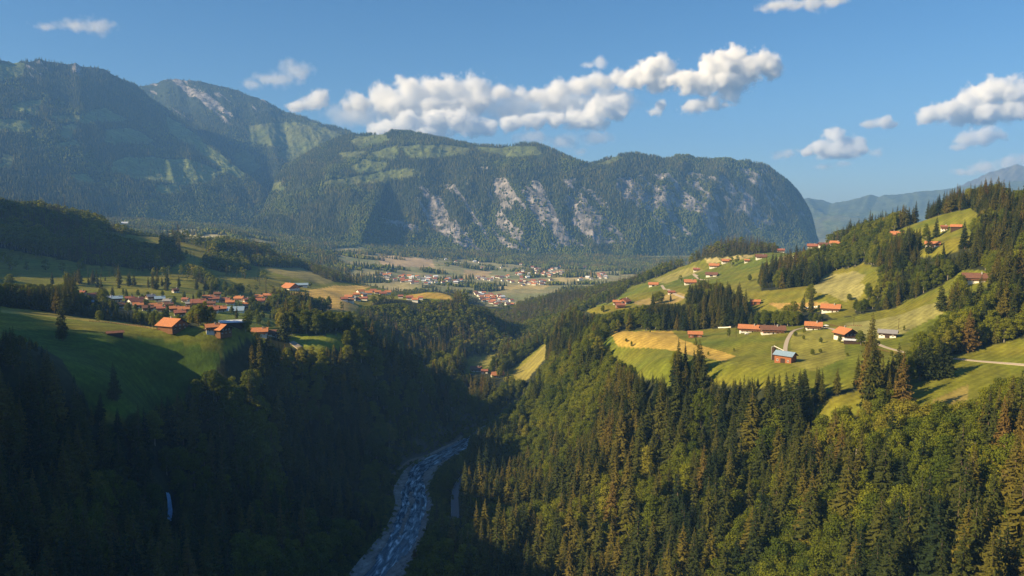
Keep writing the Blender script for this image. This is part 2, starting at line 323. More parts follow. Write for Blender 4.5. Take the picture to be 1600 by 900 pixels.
def RDall(X, Y):
    if X.shape == Xg.shape: return RD
    return near_path(RC, X, Y)[0]
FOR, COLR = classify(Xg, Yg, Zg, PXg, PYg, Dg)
def forest_at(x, y):
    a = np.arctan2(x, y); s = np.log(np.maximum(np.hypot(x, y), 121))
    ia = np.clip(np.rint(np.interp(a, azs, np.arange(len(azs)))), 0, len(azs) - 1).astype(int); js = np.clip(np.rint((s - ss[0]) / (ss[1] - ss[0])), 0, len(ss) - 1).astype(int)
    return FOR[js, ia]

# ------------------------------------------------------------------ materials
def newmat(name):
    m = bpy.data.materials.new(name); m.use_nodes = True; t = m.node_tree
    b = t.nodes['Principled BSDF']; b.inputs['Specular IOR Level'].default_value = 0.15
    return m, t, b
def N(t, kind, **kw):
    n = t.nodes.new(kind)
    for k, v in kw.items():
        if k in n.inputs: n.inputs[k].default_value = v
        else: setattr(n, k, v)
    return n
def ramp(t, pts):
    r = t.nodes.new('ShaderNodeValToRGB'); e = r.color_ramp.elements
    while len(e) < len(pts): e.new(.5)
    for q, (p, c) in zip(e, pts): q.position = p; q.color = (*c, 1)
    return r
def ground_material(name, scale=1.0, rock=False):
    m, t, b = newmat(name); L = t.links.new
    at = N(t, 'ShaderNodeVertexColor', layer_name='cover'); geo = N(t, 'ShaderNodeNewGeometry')
    n1 = N(t, 'ShaderNodeTexNoise', Scale=0.35 / scale, Detail=6.0, Roughness=.62); n2 = N(t, 'ShaderNodeTexNoise', Scale=0.04 / scale, Detail=5.0)
    L(geo.outputs['Position'], n1.inputs['Vector']); L(geo.outputs['Position'], n2.inputs['Vector'])
    wv = N(t, 'ShaderNodeTexWave', Scale=0.022 / scale, Distortion=3.5, Detail=2.0); wv.inputs['Detail Scale'].default_value = .6
    mp = N(t, 'ShaderNodeMapping'); mp.inputs['Rotation'].default_value = (0, 0, .5); L(geo.outputs['Position'], mp.inputs['Vector']); L(mp.outputs[0], wv.inputs['Vector'])
    r1 = N(t, 'ShaderNodeMapRange'); r1.inputs['From Min'].default_value = .3; r1.inputs['From Max'].default_value = .7; r1.inputs['To Min'].default_value = .72; r1.inputs['To Max'].default_value = 1.28; L(n1.outputs[0], r1.inputs[0])
    r2 = N(t, 'ShaderNodeMapRange'); r2.inputs['From Min'].default_value = .3; r2.inputs['From Max'].default_value = .7; r2.inputs['To Min'].default_value = .8; r2.inputs['To Max'].default_value = 1.2; L(n2.outputs[0], r2.inputs[0])
    r3 = N(t, 'ShaderNodeMapRange'); r3.inputs['To Min'].default_value = .90; r3.inputs['To Max'].default_value = 1.09; L(wv.outputs[1], r3.inputs[0])
    mu = N(t, 'ShaderNodeMath', operation='MULTIPLY'); L(r1.outputs[0], mu.inputs[0]); L(r2.outputs[0], mu.inputs[1])
    wv2 = N(t, 'ShaderNodeTexWave', Scale=0.05 / scale, Distortion=1.2, Detail=1.0); wv2.inputs['Detail Scale'].default_value = .3; mp9 = N(t, 'ShaderNodeMapping'); mp9.inputs['Rotation'].default_value = (0, 0, 1.15); L(geo.outputs['Position'], mp9.inputs['Vector']); L(mp9.outputs[0], wv2.inputs['Vector'])
    r9 = N(t, 'ShaderNodeMapRange'); r9.inputs['To Min'].default_value = .90; r9.inputs['To Max'].default_value = 1.09; L(wv2.outputs[1], r9.inputs[0])
    mu0 = N(t, 'ShaderNodeMath', operation='MULTIPLY'); L(mu.outputs[0], mu0.inputs[0]); L(r9.outputs[0], mu0.inputs[1])
    mu2 = N(t, 'ShaderNodeMath', operation='MULTIPLY'); L(mu0.outputs[0], mu2.inputs[0]); L(r3.outputs[0], mu2.inputs[1])
    mx = N(t, 'ShaderNodeVectorMath', operation='SCALE'); L(at.outputs[0], mx.inputs[0]); L(mu2.outputs[0], mx.inputs['Scale'])
    bp = N(t, 'ShaderNodeBump', Strength=.55, Distance=0.9 * scale); L(n1.outputs[0], bp.inputs['Height'])
    L(bp.outputs[0], b.inputs['Normal'])
    out = mx.outputs[0]
    if rock:
        ra = N(t, 'ShaderNodeAttribute', attribute_name='rock')
        mp2 = N(t, 'ShaderNodeMapping'); mp2.inputs['Scale'].default_value = (.022, .022, .007); L(geo.outputs['Position'], mp2.inputs['Vector'])
        nr = N(t, 'ShaderNodeTexNoise', Scale=1.0, Detail=9.0, Roughness=.7); L(mp2.outputs[0], nr.inputs['Vector'])
        rr = ramp(t, [(.25, (.05, .055, .052)), (.42, (.11, .107, .106)), (.52, (.23, .215, .208)), (.68, (.46, .42, .40))]); L(nr.outputs[0], rr.inputs[0])
        # breaks of the rock edge
        ad = N(t, 'ShaderNodeMath', operation='ADD'); nb = N(t, 'ShaderNodeTexNoise', Scale=1.0, Detail=9.0, Roughness=.72); mp3 = N(t, 'ShaderNodeMapping'); mp3.inputs['Scale'].default_value = (.016, .016, .006); L(geo.outputs['Position'], mp3.inputs['Vector']); L(mp3.outputs[0], nb.inputs['Vector'])
        L(ra.outputs['Fac'], ad.inputs[0]); L(nb.outputs[0], ad.inputs[1])
        mr = N(t, 'ShaderNodeMapRange'); mr.inputs['From Min'].default_value = .86; mr.inputs['From Max'].default_value = 1.06; L(ad.outputs[0], mr.inputs[0])
        mm = N(t, 'ShaderNodeMix', data_type='RGBA'); L(mr.outputs[0], mm.inputs[0]); L(out, mm.inputs[6]); L(rr.outputs[0], mm.inputs[7]); out = mm.outputs[2]
        bp2 = N(t, 'ShaderNodeBump', Strength=.8, Distance=14.0); L(nr.outputs[0], bp2.inputs['Height']); L(bp.outputs[0], bp2.inputs['Normal']); L(bp2.outputs[0], b.inputs['Normal'])
    L(out, b.inputs['Base Color']); b.inputs['Roughness'].default_value = .95
    return m
M_GROUND = ground_material('grass_and_soil')
M_MOUNT = ground_material('mountain_surface', 6.0, True)
M_FAR = ground_material('distant_land', 10.0)
def simple(name, c, rough=.85, var=.25, scale=2.0, bump=0.0, metal=0.0, stretch=None):
    m, t, b = newmat(name); L = t.links.new
    tc = N(t, 'ShaderNodeTexCoord'); n = N(t, 'ShaderNodeTexNoise', Scale=scale, Detail=5.0, Roughness=.6)
    if stretch:
        mp = N(t, 'ShaderNodeMapping'); mp.inputs['Scale'].default_value = stretch; L(tc.outputs['Object'], mp.inputs['Vector']); L(mp.outputs[0], n.inputs['Vector'])
    else: L(tc.outputs['Object'], n.inputs['Vector'])
    r = ramp(t, [(.3, tuple(x * (1 - var) for x in c)), (.7, tuple(min(1, x * (1 + var)) for x in c))]); L(n.outputs[0], r.inputs[0]); L(r.outputs[0], b.inputs['Base Color'])
    b.inputs['Roughness'].default_value = rough; b.inputs['Metallic'].default_value = metal
    if bump:
        bp = N(t, 'ShaderNodeBump', Strength=.6, Distance=bump); L(n.outputs[0], bp.inputs['Height']); L(bp.outputs[0], b.inputs['Normal'])
    return m

# ------------------------------------------------------------------ ground sheet
def obj(name, me, parent=None, mat=None):
    if mat is not None: me.materials.append(mat)
    return link(bpy.data.objects.new(name, me), parent)
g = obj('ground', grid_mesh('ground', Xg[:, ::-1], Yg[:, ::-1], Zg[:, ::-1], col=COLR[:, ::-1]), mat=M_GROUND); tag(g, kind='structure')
# the land beyond, out to the horizon
azf = np.radians(np.arange(-60, 60.1, 1.0)); df = np.concatenate([[4700], np.exp(np.linspace(math.log(4900), math.log(13900), 50))])
A2, D2 = np.meshgrid(azf, df); X2 = D2 * np.sin(A2); Y2 = D2 * np.cos(A2)
z0 = height(4690 * np.sin(azf), 4690 * np.cos(azf))
kk = sstep(4700, 6500, D2); Z2 = z0[None] * (1 - kk) + kk * (14 + 60 * fbm(X2 / 900, Y2 / 900, 9, 4) * sstep(6500, 9000, D2))
nf = fbm(X2 / 300, Y2 / 300, 19, 5)
C2 = np.array((.05, .075, .04)) * (1 - nf[..., None]) + np.array((.28, .27, .16)) * nf[..., None]
g = obj('distant_valley_floor', grid_mesh('distant_valley_floor', X2[:, ::-1], Y2[:, ::-1], Z2[:, ::-1] - .05, col=C2[:, ::-1]), mat=M_FAR); tag(g, kind='structure')

# ------------------------------------------------------------------ mountains
MT = {}
def mountain(name, crest, foot, cols, rows, prof, amp, seed, mat, depth=900, rockfn=None, meadow=None, crestrough=14, base=(.030, .042, .020), ax=420.0):
    """a sheet from the foot line to the crest line and over the back; crest, foot = lists of (px, py, range)"""
    def line(pts):
        p = np.array(pts, float); u = np.linspace(0, 1, len(p)) if p.shape[1] == 3 else p[:, 3]
        t = np.linspace(0, 1, cols); return [np.interp(t, u, p[:, i]) for i in range(3)]
    # parametrise both by fraction of crest px
    cp = np.array(crest, float); cl = np.concatenate([[0], np.cumsum(np.abs(np.diff(cp[:, 0])) + .5 * np.abs(np.diff(cp[:, 1])))]); cl /= cl[-1]
    t = np.linspace(0, 1, cols); C = [np.interp(t, cl, cp[:, i]) for i in range(3)]
    fp = np.array(foot, float); fl = np.linspace(0, 1, len(fp)); F = [np.interp(t, fl, fp[:, i]) for i in range(3)]
    def wp(a):
        o = np.array([pix(a[0][i], a[1][i], a[2][i]) for i in range(cols)]); return o
    Cw, Fw = wp(C), wp(F)
    if isinstance(foot[0][1], (int, float)) and foot[0][1] > 3000: pass
    v = np.concatenate([np.linspace(-.06, 1, rows), np.linspace(1, 1.9, rows // 4)[1:]])
    V = v[:, None]; Tt = t[None, :]
    X = Fw[None, :, 0] * (1 - V) + Cw[None, :, 0] * V; Y = Fw[None, :, 1] * (1 - V) + Cw[None, :, 1] * V
    g = prof(np.clip(V, 0, 1), Tt)
    Z = Fw[None, :, 2] * (1 - g) + Cw[None, :, 2] * g
    back = np.clip(V - 1, 0, 1); Z = Z - back * (Cw[None, :, 2] - 0) * .9 * np.clip(back * 2.2, 0, 1)
    Z = Z - 120 * np.clip(-V, 0, 1) / .06
    along = np.cumsum(np.concatenate([[0], np.hypot(np.diff(Cw[:, 0]), np.diff(Cw[:, 1]))]))[None, :] + 0 * V
    rel = fbm(along / ax + V * .9, V * 1.7, seed, 6, .52, ridged=True) - .62
    rel2 = fbm(X / 160, Y / 160, seed + 5, 5, .55) - .5
    env = np.clip(V, 0, 1) ** .7 * np.clip(1 - np.clip(V, 0, 1), 0, 1) ** .55 * 2.0
    Z = Z + (rel * amp + rel2 * amp * .35) * env + (fbm(X / 45, Y / 45, seed + 9, 4) - .5) * crestrough * np.clip(V * 2, 0, 1)
    PX, PY = proj(X, Y, Z)
    forest = np.ones(X.shape)
    nj = (fbm(X / 90, Y / 90, seed + 30, 4) - .5)
    jx = PX + nj * 16; jy = PY + (fbm(X / 90, Y / 90, seed + 31, 4) - .5) * 7
    col = np.array(base) * (0.75 + .5 * fbm(X / 120, Y / 120, seed + 2, 4))[..., None] * np.ones(X.shape + (1,))
    tm = fbm(X / 140, Y / 140, seed + 3, 3)
    for p in (meadow or []):
        m = inpoly(jx, jy, p); forest[m] = 0
        cc = np.array((.075, .11, .03)) * (1 - tm[..., None]) + np.array((.14, .145, .045)) * tm[..., None]
        col[m] = cc[m] * (1.5 if name == 'left_mountain' else 1.0)
    rk = np.zeros(X.shape)
    if rockfn is not None: streak = fbm(along / 70 + V * 22.0, V * 4.5, seed + 61, 5, .62); rk = np.clip(rockfn(PX, PY, jx, jy, X, Y, Z), 0, 1); rk = sstep(-.03, .07, rk + (streak - .5) * .95 - .5)
    forest = np.where(rk > .5, 0, forest)
    me = grid_mesh(name, X, Y, Z, {'rock': rk}, col)
    o = obj(name, me, mat=mat)
    # faces must look at the camera side / up
    nz = np.array(me.polygons[len(me.polygons) // 3].normal)
    if nz[2] < 0: me.flip_normals()
    tag(o, kind='structure'); MT[name] = (X, Y, Z, forest, PX, PY, rk)
    return o
def soft(polys, PX, PY, wob=1.0):
    r = np.zeros(PX.shape)
    for p, s in polys: r[inpoly(PX, PY, p)] = s
    # box blur
    for _ in range(4):
        q = r.copy(); q[1:-1, 1:-1] = (r[1:-1, 1:-1] * 2 + r[:-2, 1:-1] + r[2:, 1:-1] + r[1:-1, :-2] + r[1:-1, 2:]) / 6; r = q
    return r
mountain('left_mountain',
  [(-160,80,5750),(-60,88,6000),(0,94,6150),(20,98,6216),(50,95,6316),(62,92,6355),(85,98,6414),(108,101,6474),(118,98,6500),(128,104,6535),(160,107,6650),(178,118,6701),(198,128,6759),(212,133,6800),(235,155,6685),(262,172,6550),(292,196,6389),(318,220,6250),(345,240,6084),(375,265,5900),(405,290,5720),(430,312,5570),(450,338,5450)],
  [(-200,345,4000),(-60,350,4136),(60,352,4252),(160,358,4350),(250,362,4548),(330,366,4724),(400,370,4878),(455,372,5000)],
  380, 190, lambda V, T: V ** 1.12, 85, 11, M_MOUNT,
  rockfn=lambda PX, PY, jx, jy, X, Y, Z: soft([([(35,95),(75,90),(85,105),(75,120),(45,122)], .6), ([(110,100),(122,97),(127,115),(112,118)], .62), ([(45,118),(60,115),(50,130),(40,132)], .5), ([(75,105),(110,104),(110,118),(70,120)], .42)], jx, jy),
  meadow=[[(0,95),(40,99),(35,120),(0,125)],[(15,165),(60,155),(62,178),(20,178)],[(70,182),(120,180),(165,168),(180,178),(205,188),(180,193),(120,192),(85,188)],[(-50,184),(45,188),(50,205),(0,205),(-50,200)],[(165,205),(190,200),(215,205),(240,222),(200,225),(165,226)],[(170,255),(195,246),(290,248),(350,268),(330,285),(290,290),(220,280),(175,268)],[(95,195),(120,193),(115,218),(95,218)],[(72,228),(120,218),(125,230),(90,232)],[(112,272),(140,270),(150,286),(118,288)],[(240,290),(285,288),(280,305),(245,305)],[(0,240),(20,245),(18,262),(0,262)],[(262,182),(290,198),(318,222),(342,238),(370,262),(392,270),(370,280),(340,262),(300,232),(262,200)],[(345,225),(372,228),(395,262),(375,272)],[(330,120),(331,121),(332,120)]], crestrough=20)
mountain('rocky_mountain',
  [(150,150,8200),(200,140,8200),(218,134,8200),(240,131,8200),(255,125,8150),(275,123,8100),(290,127,8100),(300,125,8100),(318,128,8050),(345,135,8000),(372,141,8000),(392,150,7900),(402,152,7900),(420,160,7850),(440,173,7800),(458,178,7700),(480,184,7600),(500,193,7500),(520,197,7450),(540,202,7350),(556,211,7300),(590,225,7200),(640,240,7100)],
  [(180,330,5600),(300,330,5500),(400,340,5400),(480,340,5300),(560,330,5300),(640,320,5400)],
  300, 150, lambda V, T: V ** 1.25, 105, 23, M_MOUNT, crestrough=26, ax=300.0,
  rockfn=lambda PX, PY, jx, jy, X, Y, Z: soft([([(225,131),(280,120),(400,148),(440,172),(430,185),(385,200),(330,196),(290,190),(240,150)], .43), ([(400,160),(470,178),(450,195),(400,195)], .36)], jx, jy) + .16 * (fbm(X / 200, Y / 500, 81, 4) - .5),
  meadow=[[(385,198),(450,190),(505,200),(545,215),(545,235),(500,240),(440,230),(395,225)],[(430,240),(470,225),(510,250),(480,258),(440,250)],[(360,240),(390,235),(410,262),(385,275)],[(480,187),(500,194),(520,215),(500,218),(490,205)]])
CLIFF = [([(590,338),(612,340),(655,352),(652,366),(620,358),(592,348)], .58), ([(663,322),(672,302),(690,310),(705,345),(728,380),(735,388),(710,380),(690,362),(672,340)], .68), ([(680,300),(705,320),(706,345),(690,340)], .55), ([(700,372),(735,378),(736,390),(705,385)], .6),
 ([(770,280),(790,275),(815,300),(800,330),(780,335),(770,300)], .62), ([(772,330),(800,325),(830,350),(815,372),(785,360)], .5), ([(740,262),(762,260),(762,266),(745,268)], .5),
 ([(800,290),(835,300),(850,330),(850,365),(825,370),(805,330)], .52), ([(875,295),(895,310),(920,345),(928,365),(910,362),(890,330)], .66), ([(862,330),(880,335),(875,360),(862,350)], .5), ([(935,340),(960,345),(985,365),(1005,378),(980,375),(950,362)], .46),
 ([(965,278),(985,275),(1010,300),(1035,330),(1010,332),(980,315),(962,295)], .56), ([(1010,285),(1060,290),(1100,315),(1130,335),(1110,345),(1070,330),(1030,310)], .48), ([(1080,270),(1120,285),(1135,290),(1120,300),(1090,290)], .52), ([(1110,300),(1140,305),(1150,320),(1180,312),(1190,330),(1160,345),(1130,330)], .54), ([(1090,335),(1120,345),(1125,370),(1100,365)], .48), ([(1130,252),(1142,254),(1138,262)], .55), ([(1150,340),(1190,338),(1195,350),(1160,352)], .48), ([(1060,250),(1075,255),(1070,262)], .5), ([(1140,360),(1155,370),(1150,378)], .5), ([(1205,285),(1220,290),(1215,300)], .46),
 ([(1240,325),(1262,330),(1262,345),(1245,340)], .42), ([(760,300),(1200,300),(1200,350),(900,372),(820,372)], .0)]
mountain('limestone_ridge',
  [(440,262,6000),(480,240,6100),(510,222,6100),(535,213,6050),(555,211,6000),(580,210,5950),(602,210,5900),(612,206,5900),(640,206,5850),(665,212,5800),(690,217,5750),(720,224,5700),(750,228,5650),(780,229,5600),(800,228,5600),(815,225,5550),(840,226,5500),(862,234,5450),(885,245,5400),(905,252,5350),(922,257,5402),(945,250,5472),(968,243,5543),(990,240,5610),(1010,243,5672),(1035,249,5748),(1048,249,5788),(1056,244,5813),(1075,243,5871),(1084,248,5898),(1110,250,5978),(1128,248,6033),(1140,248,6070),(1152,253,6107),(1166,252,6150),(1180,255,6193),(1195,258,6239),(1210,270,6285),(1228,283,6340),(1244,300,6389),(1256,318,6426),(1264,332,6450),(1272,358,6475),(1280,390,6500)],
  [(380,385,4300),(470,388,4200),(560,398,4200),(660,412,4250),(760,416,4300),(860,420,4350),(960,420,4500),(1060,416,4850),(1160,412,5250),(1290,412,5700)],
  620, 220, lambda V, T: np.where(T < .22, V, .72 * np.clip((V - .12) / .88, 0, 1) ** 1.0 + .28 * sstep(.25, .8, V)), 150, 37, M_MOUNT, crestrough=16, ax=420.0,
  rockfn=lambda PX, PY, jx, jy, X, Y, Z: np.maximum(soft([(p, s + .13) for p, s in CLIFF if s], jx, jy), soft([([(650,290),(1200,262),(1235,330),(1190,365),(940,385),(730,395),(640,340)], .49)], jx, jy)),
  meadow=[[(500,290),(520,280),(600,268),(640,264),(660,272),(620,282),(560,288),(520,292)],[(545,262),(570,250),(610,256),(600,266),(560,270)],[(555,212),(600,210),(610,222),(560,232),(548,225)],[(620,230),(690,225),(735,232),(730,242),(690,246),(640,248)],[(740,229),(800,230),(835,229),(850,240),(800,248),(750,238)],[(575,240),(620,228),(625,250),(590,250)],[(925,258),(965,245),(975,248),(940,258)],[(410,290),(440,285),(450,300),(420,302)],[(620,385),(660,392),(700,402),(670,402),(620,396)],[(525,240),(570,235),(560,250),(530,248)],[(590,392),(640,394),(700,400),(760,408),(860,414),(940,422),(940,430),(740,424),(600,412)]])
mountain('far_hill', [(1200,330,11500),(1250,312,11500),(1262,309,11500),(1285,313,11500),(1300,318,11500),(1330,312,11500),(1345,308,11500),(1360,304,11500),(1372,308,11500),(1385,305,11500),(1410,303,11500),(1430,300,11500),(1470,296,11500),(1520,290,11500),(1620,280,11500)],
  [(1200,372,8800),(1300,375,8800),(1400,372,8800),(1620,360,8800)], 160, 60, lambda V, T: V ** 1.1, 160, 51, M_FAR, crestrough=30, ax=700.0, base=(.09, .11, .055), meadow=[[(1270,335),(1420,330),(1440,350),(1280,352)],[(1300,355),(1400,352),(1400,362),(1300,365)]])
mountain('distant_range', [(1180,312,13000),(1280,318,13000),(1330,320,13000),(1400,316,13000),(1470,308,13000),(1510,286,13000),(1545,270,13000),(1570,262,13000),(1590,257,13000),(1610,262,13000),(1680,270,13000),(1760,250,13000)],
  [(1180,345,12200),(1400,345,12200),(1760,345,12200)], 140, 40, lambda V, T: V, 180, 61, M_FAR, crestrough=60, ax=900.0, base=(.12, .12, .10))
mountain('far_green_hill', [(1230,352,9900),(1270,342,9900),(1310,336,9900),(1350,342,9900),(1400,346,9900),(1460,340,9900),(1540,345,9900)],
  [(1230,372,8800),(1400,376,8800),(1540,372,8800)], 120, 40, lambda V, T: V, 60, 71, M_FAR, crestrough=18, ax=500.0, base=(.12, .13, .06), meadow=[[(1280,345),(1360,345),(1390,362),(1290,362)]])
print('mountains', round(time.time() - T0, 1))
# ------------------------------------------------------------------ trees
def leaf_material(name, pts, transl=.25):
    """pts: colour ramp over the tree's own tone value"""
    m, t, b = newmat(name); L = t.links.new
    at = N(t, 'ShaderNodeAttribute', attribute_name='tone', attribute_type='INSTANCER')
    r = ramp(t, pts); L(at.outputs['Fac'], r.inputs[0])
    geo = N(t, 'ShaderNodeNewGeometry'); n = N(t, 'ShaderNodeTexNoise', Scale=.9, Detail=3.0); L(geo.outputs['Position'], n.inputs['Vector'])
    mr = N(t, 'ShaderNodeMapRange'); mr.inputs['From Min'].default_value = .3; mr.inputs['From Max'].default_value = .7; mr.inputs['To Min'].default_value = .6; mr.inputs['To Max'].default_value = 1.4; L(n.outputs[0], mr.inputs[0])
    sc = N(t, 'ShaderNodeVectorMath', operation='SCALE'); L(r.outputs[0], sc.inputs[0]); L(mr.outputs[0], sc.inputs['Scale']); L(sc.outputs[0], b.inputs['Base Color'])
    b.inputs['Roughness'].default_value = .8
    tr = N(t, 'ShaderNodeBsdfTranslucent'); L(sc.outputs[0], tr.inputs['Color'])
    mx = N(t, 'ShaderNodeMixShader'); mx.inputs[0].default_value = transl
    L(b.outputs[0], mx.inputs[1]); L(tr.outputs[0], mx.inputs[2]); L(mx.outputs[0], t.nodes['Material Output'].inputs['Surface'])
    return m
M_NEEDLE = leaf_material('spruce_needles', [(0, (.025, .042, .014)), (.35, (.075, .088, .016)), (.65, (.145, .128, .020)), (.85, (.155, .125, .024)), (1, (.17, .112, .028))], .12)
M_LEAF = leaf_material('broad_leaves', [(0, (.065, .095, .010)), (.4, (.130, .155, .012)), (.75, (.195, .205, .014)), (1, (.24, .21, .03))], .3)
M_BARK = simple('bark', (.11, .085, .06), bump=.05, scale=3)
M_PALEBARK = simple('pale_bark', (.24, .22, .18), bump=.03, scale=3)

def tube(V, F, pts, rad, k=6):
    base = None
    for i, (p, r) in enumerate(zip(pts, rad)):
        b = len(V)
        for a in range(k): V.append((p[0] + r * math.cos(a * 2 * math.pi / k), p[1] + r * math.sin(a * 2 * math.pi / k), p[2]))
        if base is not None:
            for a in range(k): F.append((base + a, base + (a + 1) % k, b + (a + 1) % k, b + a))
        base = b
    F.append(tuple(base + a for a in range(k)))
def spruce(seed, H=28.0, Rm=3.9, whorls=34, nb=10, tuft=5, bare=.06, lean=0.0):
    rd = random.Random(seed); V, F = [], []
    for w_ in range(whorls):
        f = w_ / (whorls - 1); z = H * (bare + (1 - bare) * f ** .95)
        env = Rm * (1 - f) ** .82 * (.55 + .45 * min(1, f * 7 + .25)) * rd.uniform(.78, 1.1) + .18
        for b_ in range(max(4, int(nb * (1 - .5 * f)))):
            a = rd.uniform(0, 2 * math.pi); Lb = env * rd.uniform(.62, 1.12)
            droop = (.32 + .25 * (1 - f)) * rd.uniform(.6, 1.3); ca, sa = math.cos(a), math.sin(a)
            zz = z + rd.uniform(-.4, .4)
            def pt(t, side, dz=0.0):
                r = Lb * t; return (ca * r - sa * side, sa * r + ca * side, zz - droop * r + .22 * Lb * t * t + dz)
            wd = Lb * .16 + .08; i = len(V)
            V += [pt(.1, -wd * .5), pt(.1, wd * .5), pt(.65, wd), pt(1.0, 0), pt(.65, -wd)]; F.append((i, i + 1, i + 2, i + 3, i + 4))
            for k_ in range(tuft):
                t = rd.uniform(.25, 1.0); s = rd.choice((-1, 1)) * rd.uniform(.2, 1) * wd * 1.7; i = len(V); l = .30 * Lb * rd.uniform(.6, 1.2) + .15
                p0 = pt(t, 0); p1 = pt(min(1.12, t + .12), s, rd.uniform(-.2, .1)); p2 = pt(t + .02, s * .6, -l)
                V += [p0, p1, p2]; F.append((i, i + 1, i + 2))
    i = len(V); V += [(.12, 0, H * .97), (-.1, .1, H * .97), (0, -.12, H * .97), (0, 0, H * 1.03)]; F += [(i, i + 1, i + 3), (i + 1, i + 2, i + 3), (i + 2, i, i + 3)]
    tv, tf = [], []; tube(tv, tf, [(0, 0, -3), (0, 0, 0), (0, 0, H * .5), (0, 0, H * .95)], [.5, .42, .25, .05])
    return (V, F), (tv, tf)
def broadleaf(seed, H=20.0, Rm=6.0, clumps=34, leaves=95, ls=.85, bottom=.16, shape=0):
    rd = random.Random(seed); V, F = [], []; cs_ = []
    for c in range(clumps):
        for _ in range(30):
            f = rd.random() ** .8; zz = H * (bottom + (1 - bottom) * f)
            prof = math.sin(math.pi * min(1, (f * .86 + .14))) ** .6 if shape == 0 else (1 - f) ** .5 * min(1, f * 4 + .4)
            a = rd.uniform(0, 2 * math.pi); rr = Rm * prof * rd.uniform(.35, .88)
            if all((rr * math.cos(a) - q[0]) ** 2 + (rr * math.sin(a) - q[1]) ** 2 + (zz - q[2]) ** 2 > (Rm * .28) ** 2 for q in cs_): break
        cs_.append((rr * math.cos(a), rr * math.sin(a), zz, Rm * rd.uniform(.24, .42)))
    for (cx, cy, cz, cr) in cs_:
        for _ in range(leaves):
            u = rd.uniform(-.65, 1); th = rd.uniform(0, 2 * math.pi); s = math.sqrt(1 - u * u)
            nx, ny, nz = s * math.cos(th), s * math.sin(th), u
            k = cr * rd.uniform(.72, 1.12); px_, py_, pz_ = cx + nx * k, cy + ny * k, cz + nz * k * .8
            nx += rd.uniform(-.7, .7); ny += rd.uniform(-.7, .7); nz += rd.uniform(-.5, .8); l = math.sqrt(nx * nx + ny * ny + nz * nz) + 1e-6; nx, ny, nz = nx / l, ny / l, nz / l
            tx, ty, tz = (-ny, nx, 0) if abs(nz) < .95 else (1, 0, 0); l = math.sqrt(tx * tx + ty * ty + tz * tz) + 1e-6; tx, ty, tz = tx / l, ty / l, tz / l
            bx, by, bz = ny * tz - nz * ty, nz * tx - nx * tz, nx * ty - ny * tx
            ph = rd.uniform(0, 6.28); c_, s_ = math.cos(ph), math.sin(ph)
            ux, uy, uz = tx * c_ + bx * s_, ty * c_ + by * s_, tz * c_ + bz * s_; wx, wy, wz = bx * c_ - tx * s_, by * c_ - ty * s_, bz * c_ - tz * s_
            q = ls * rd.uniform(.55, 1.15) * .5; i = len(V)
            V += [(px_ - ux * q, py_ - uy * q, pz_ - uz * q), (px_ + wx * q * .8, py_ + wy * q * .8, pz_ + wz * q * .8), (px_ + ux * q, py_ + uy * q, pz_ + uz * q), (px_ - wx * q * .8, py_ - wy * q * .8, pz_ - wz * q * .8)]; F.append((i, i + 1, i + 2, i + 3))
    tv, tf = [], []; tube(tv, tf, [(0, 0, -3), (0, 0, 0), (.1, .1, H * .4), (.2, 0, H * .8)], [.5, .4, .28, .06])
    for (cx, cy, cz, cr) in cs_[::5]:
        tube(tv, tf, [(0.05, 0.05, cz * .45), (cx * .5, cy * .5, cz * .72), (cx, cy, cz)], [.16, .1, .04], 4)
    return (V, F), (tv, tf)
def proto(name, gen, leafm, barkm):
    (v, f), (tv, tf) = gen
    c = raw_mesh(name + '_crown', v, f, [leafm]); t = raw_mesh(name + '_trunk', tv, tf, [barkm], smooth=True)
    # joined copy for the instanced mass
    n0 = len(v); j = raw_mesh(name + '_whole', v + tv, f + [tuple(i + n0 for i in q) for q in tf], [leafm, barkm], [0] * len(f) + [1] * len(tf))
    return c, t, j
SP = [proto('spruce', spruce(i, H=28 + (i % 3) * 1.5, Rm=(4.5, 5.1, 4.0, 5.5, 4.6)[i], whorls=(34, 32, 36, 30, 34)[i], nb=13, tuft=6, bare=(.05, .1, .04, .08, .16)[i]), M_NEEDLE, M_BARK) for i in range(5)]
BL = [proto('broadleaf', broadleaf(20 + i, H=(20, 18, 22, 17, 21)[i], Rm=(5.6, 6.2, 5.0, 5.6, 4.6)[i], clumps=(44, 46, 46, 38, 40)[i], leaves=150, ls=.66, shape=(0, 0, 0, 0, 1)[i]), M_LEAF, M_PALEBARK) for i in range(5)]
SPM = [proto('spruce_mid', spruce(40 + i, H=28, Rm=(4.0, 4.8, 3.6)[i], whorls=13, nb=7, tuft=1), M_NEEDLE, M_BARK) for i in range(3)]
BLM = [proto('broadleaf_mid', broadleaf(50 + i, H=19, Rm=5.8, clumps=16, leaves=16, ls=2.0), M_LEAF, M_PALEBARK) for i in range(3)]
def cone_tree(seed, H, R0, lev=4, k=6, rnd=.25, top=0.0):
    rd = random.Random(seed); V, F = [], []
    for l_ in range(lev):
        f = l_ / lev; i = len(V); r = R0 * (1 - f) ** .8
        for a in range(k):
            q = a * 2 * math.pi / k + l_; rr = r * rd.uniform(1 - rnd, 1 + rnd); V.append((rr * math.cos(q), rr * math.sin(q), H * f + rd.uniform(-.6, .6)))
        V.append((0, 0, H * min(1, f + 1.7 / lev)))
        for a in range(k): F.append((i + a, i + (a + 1) % k, i + k))
    return V, F
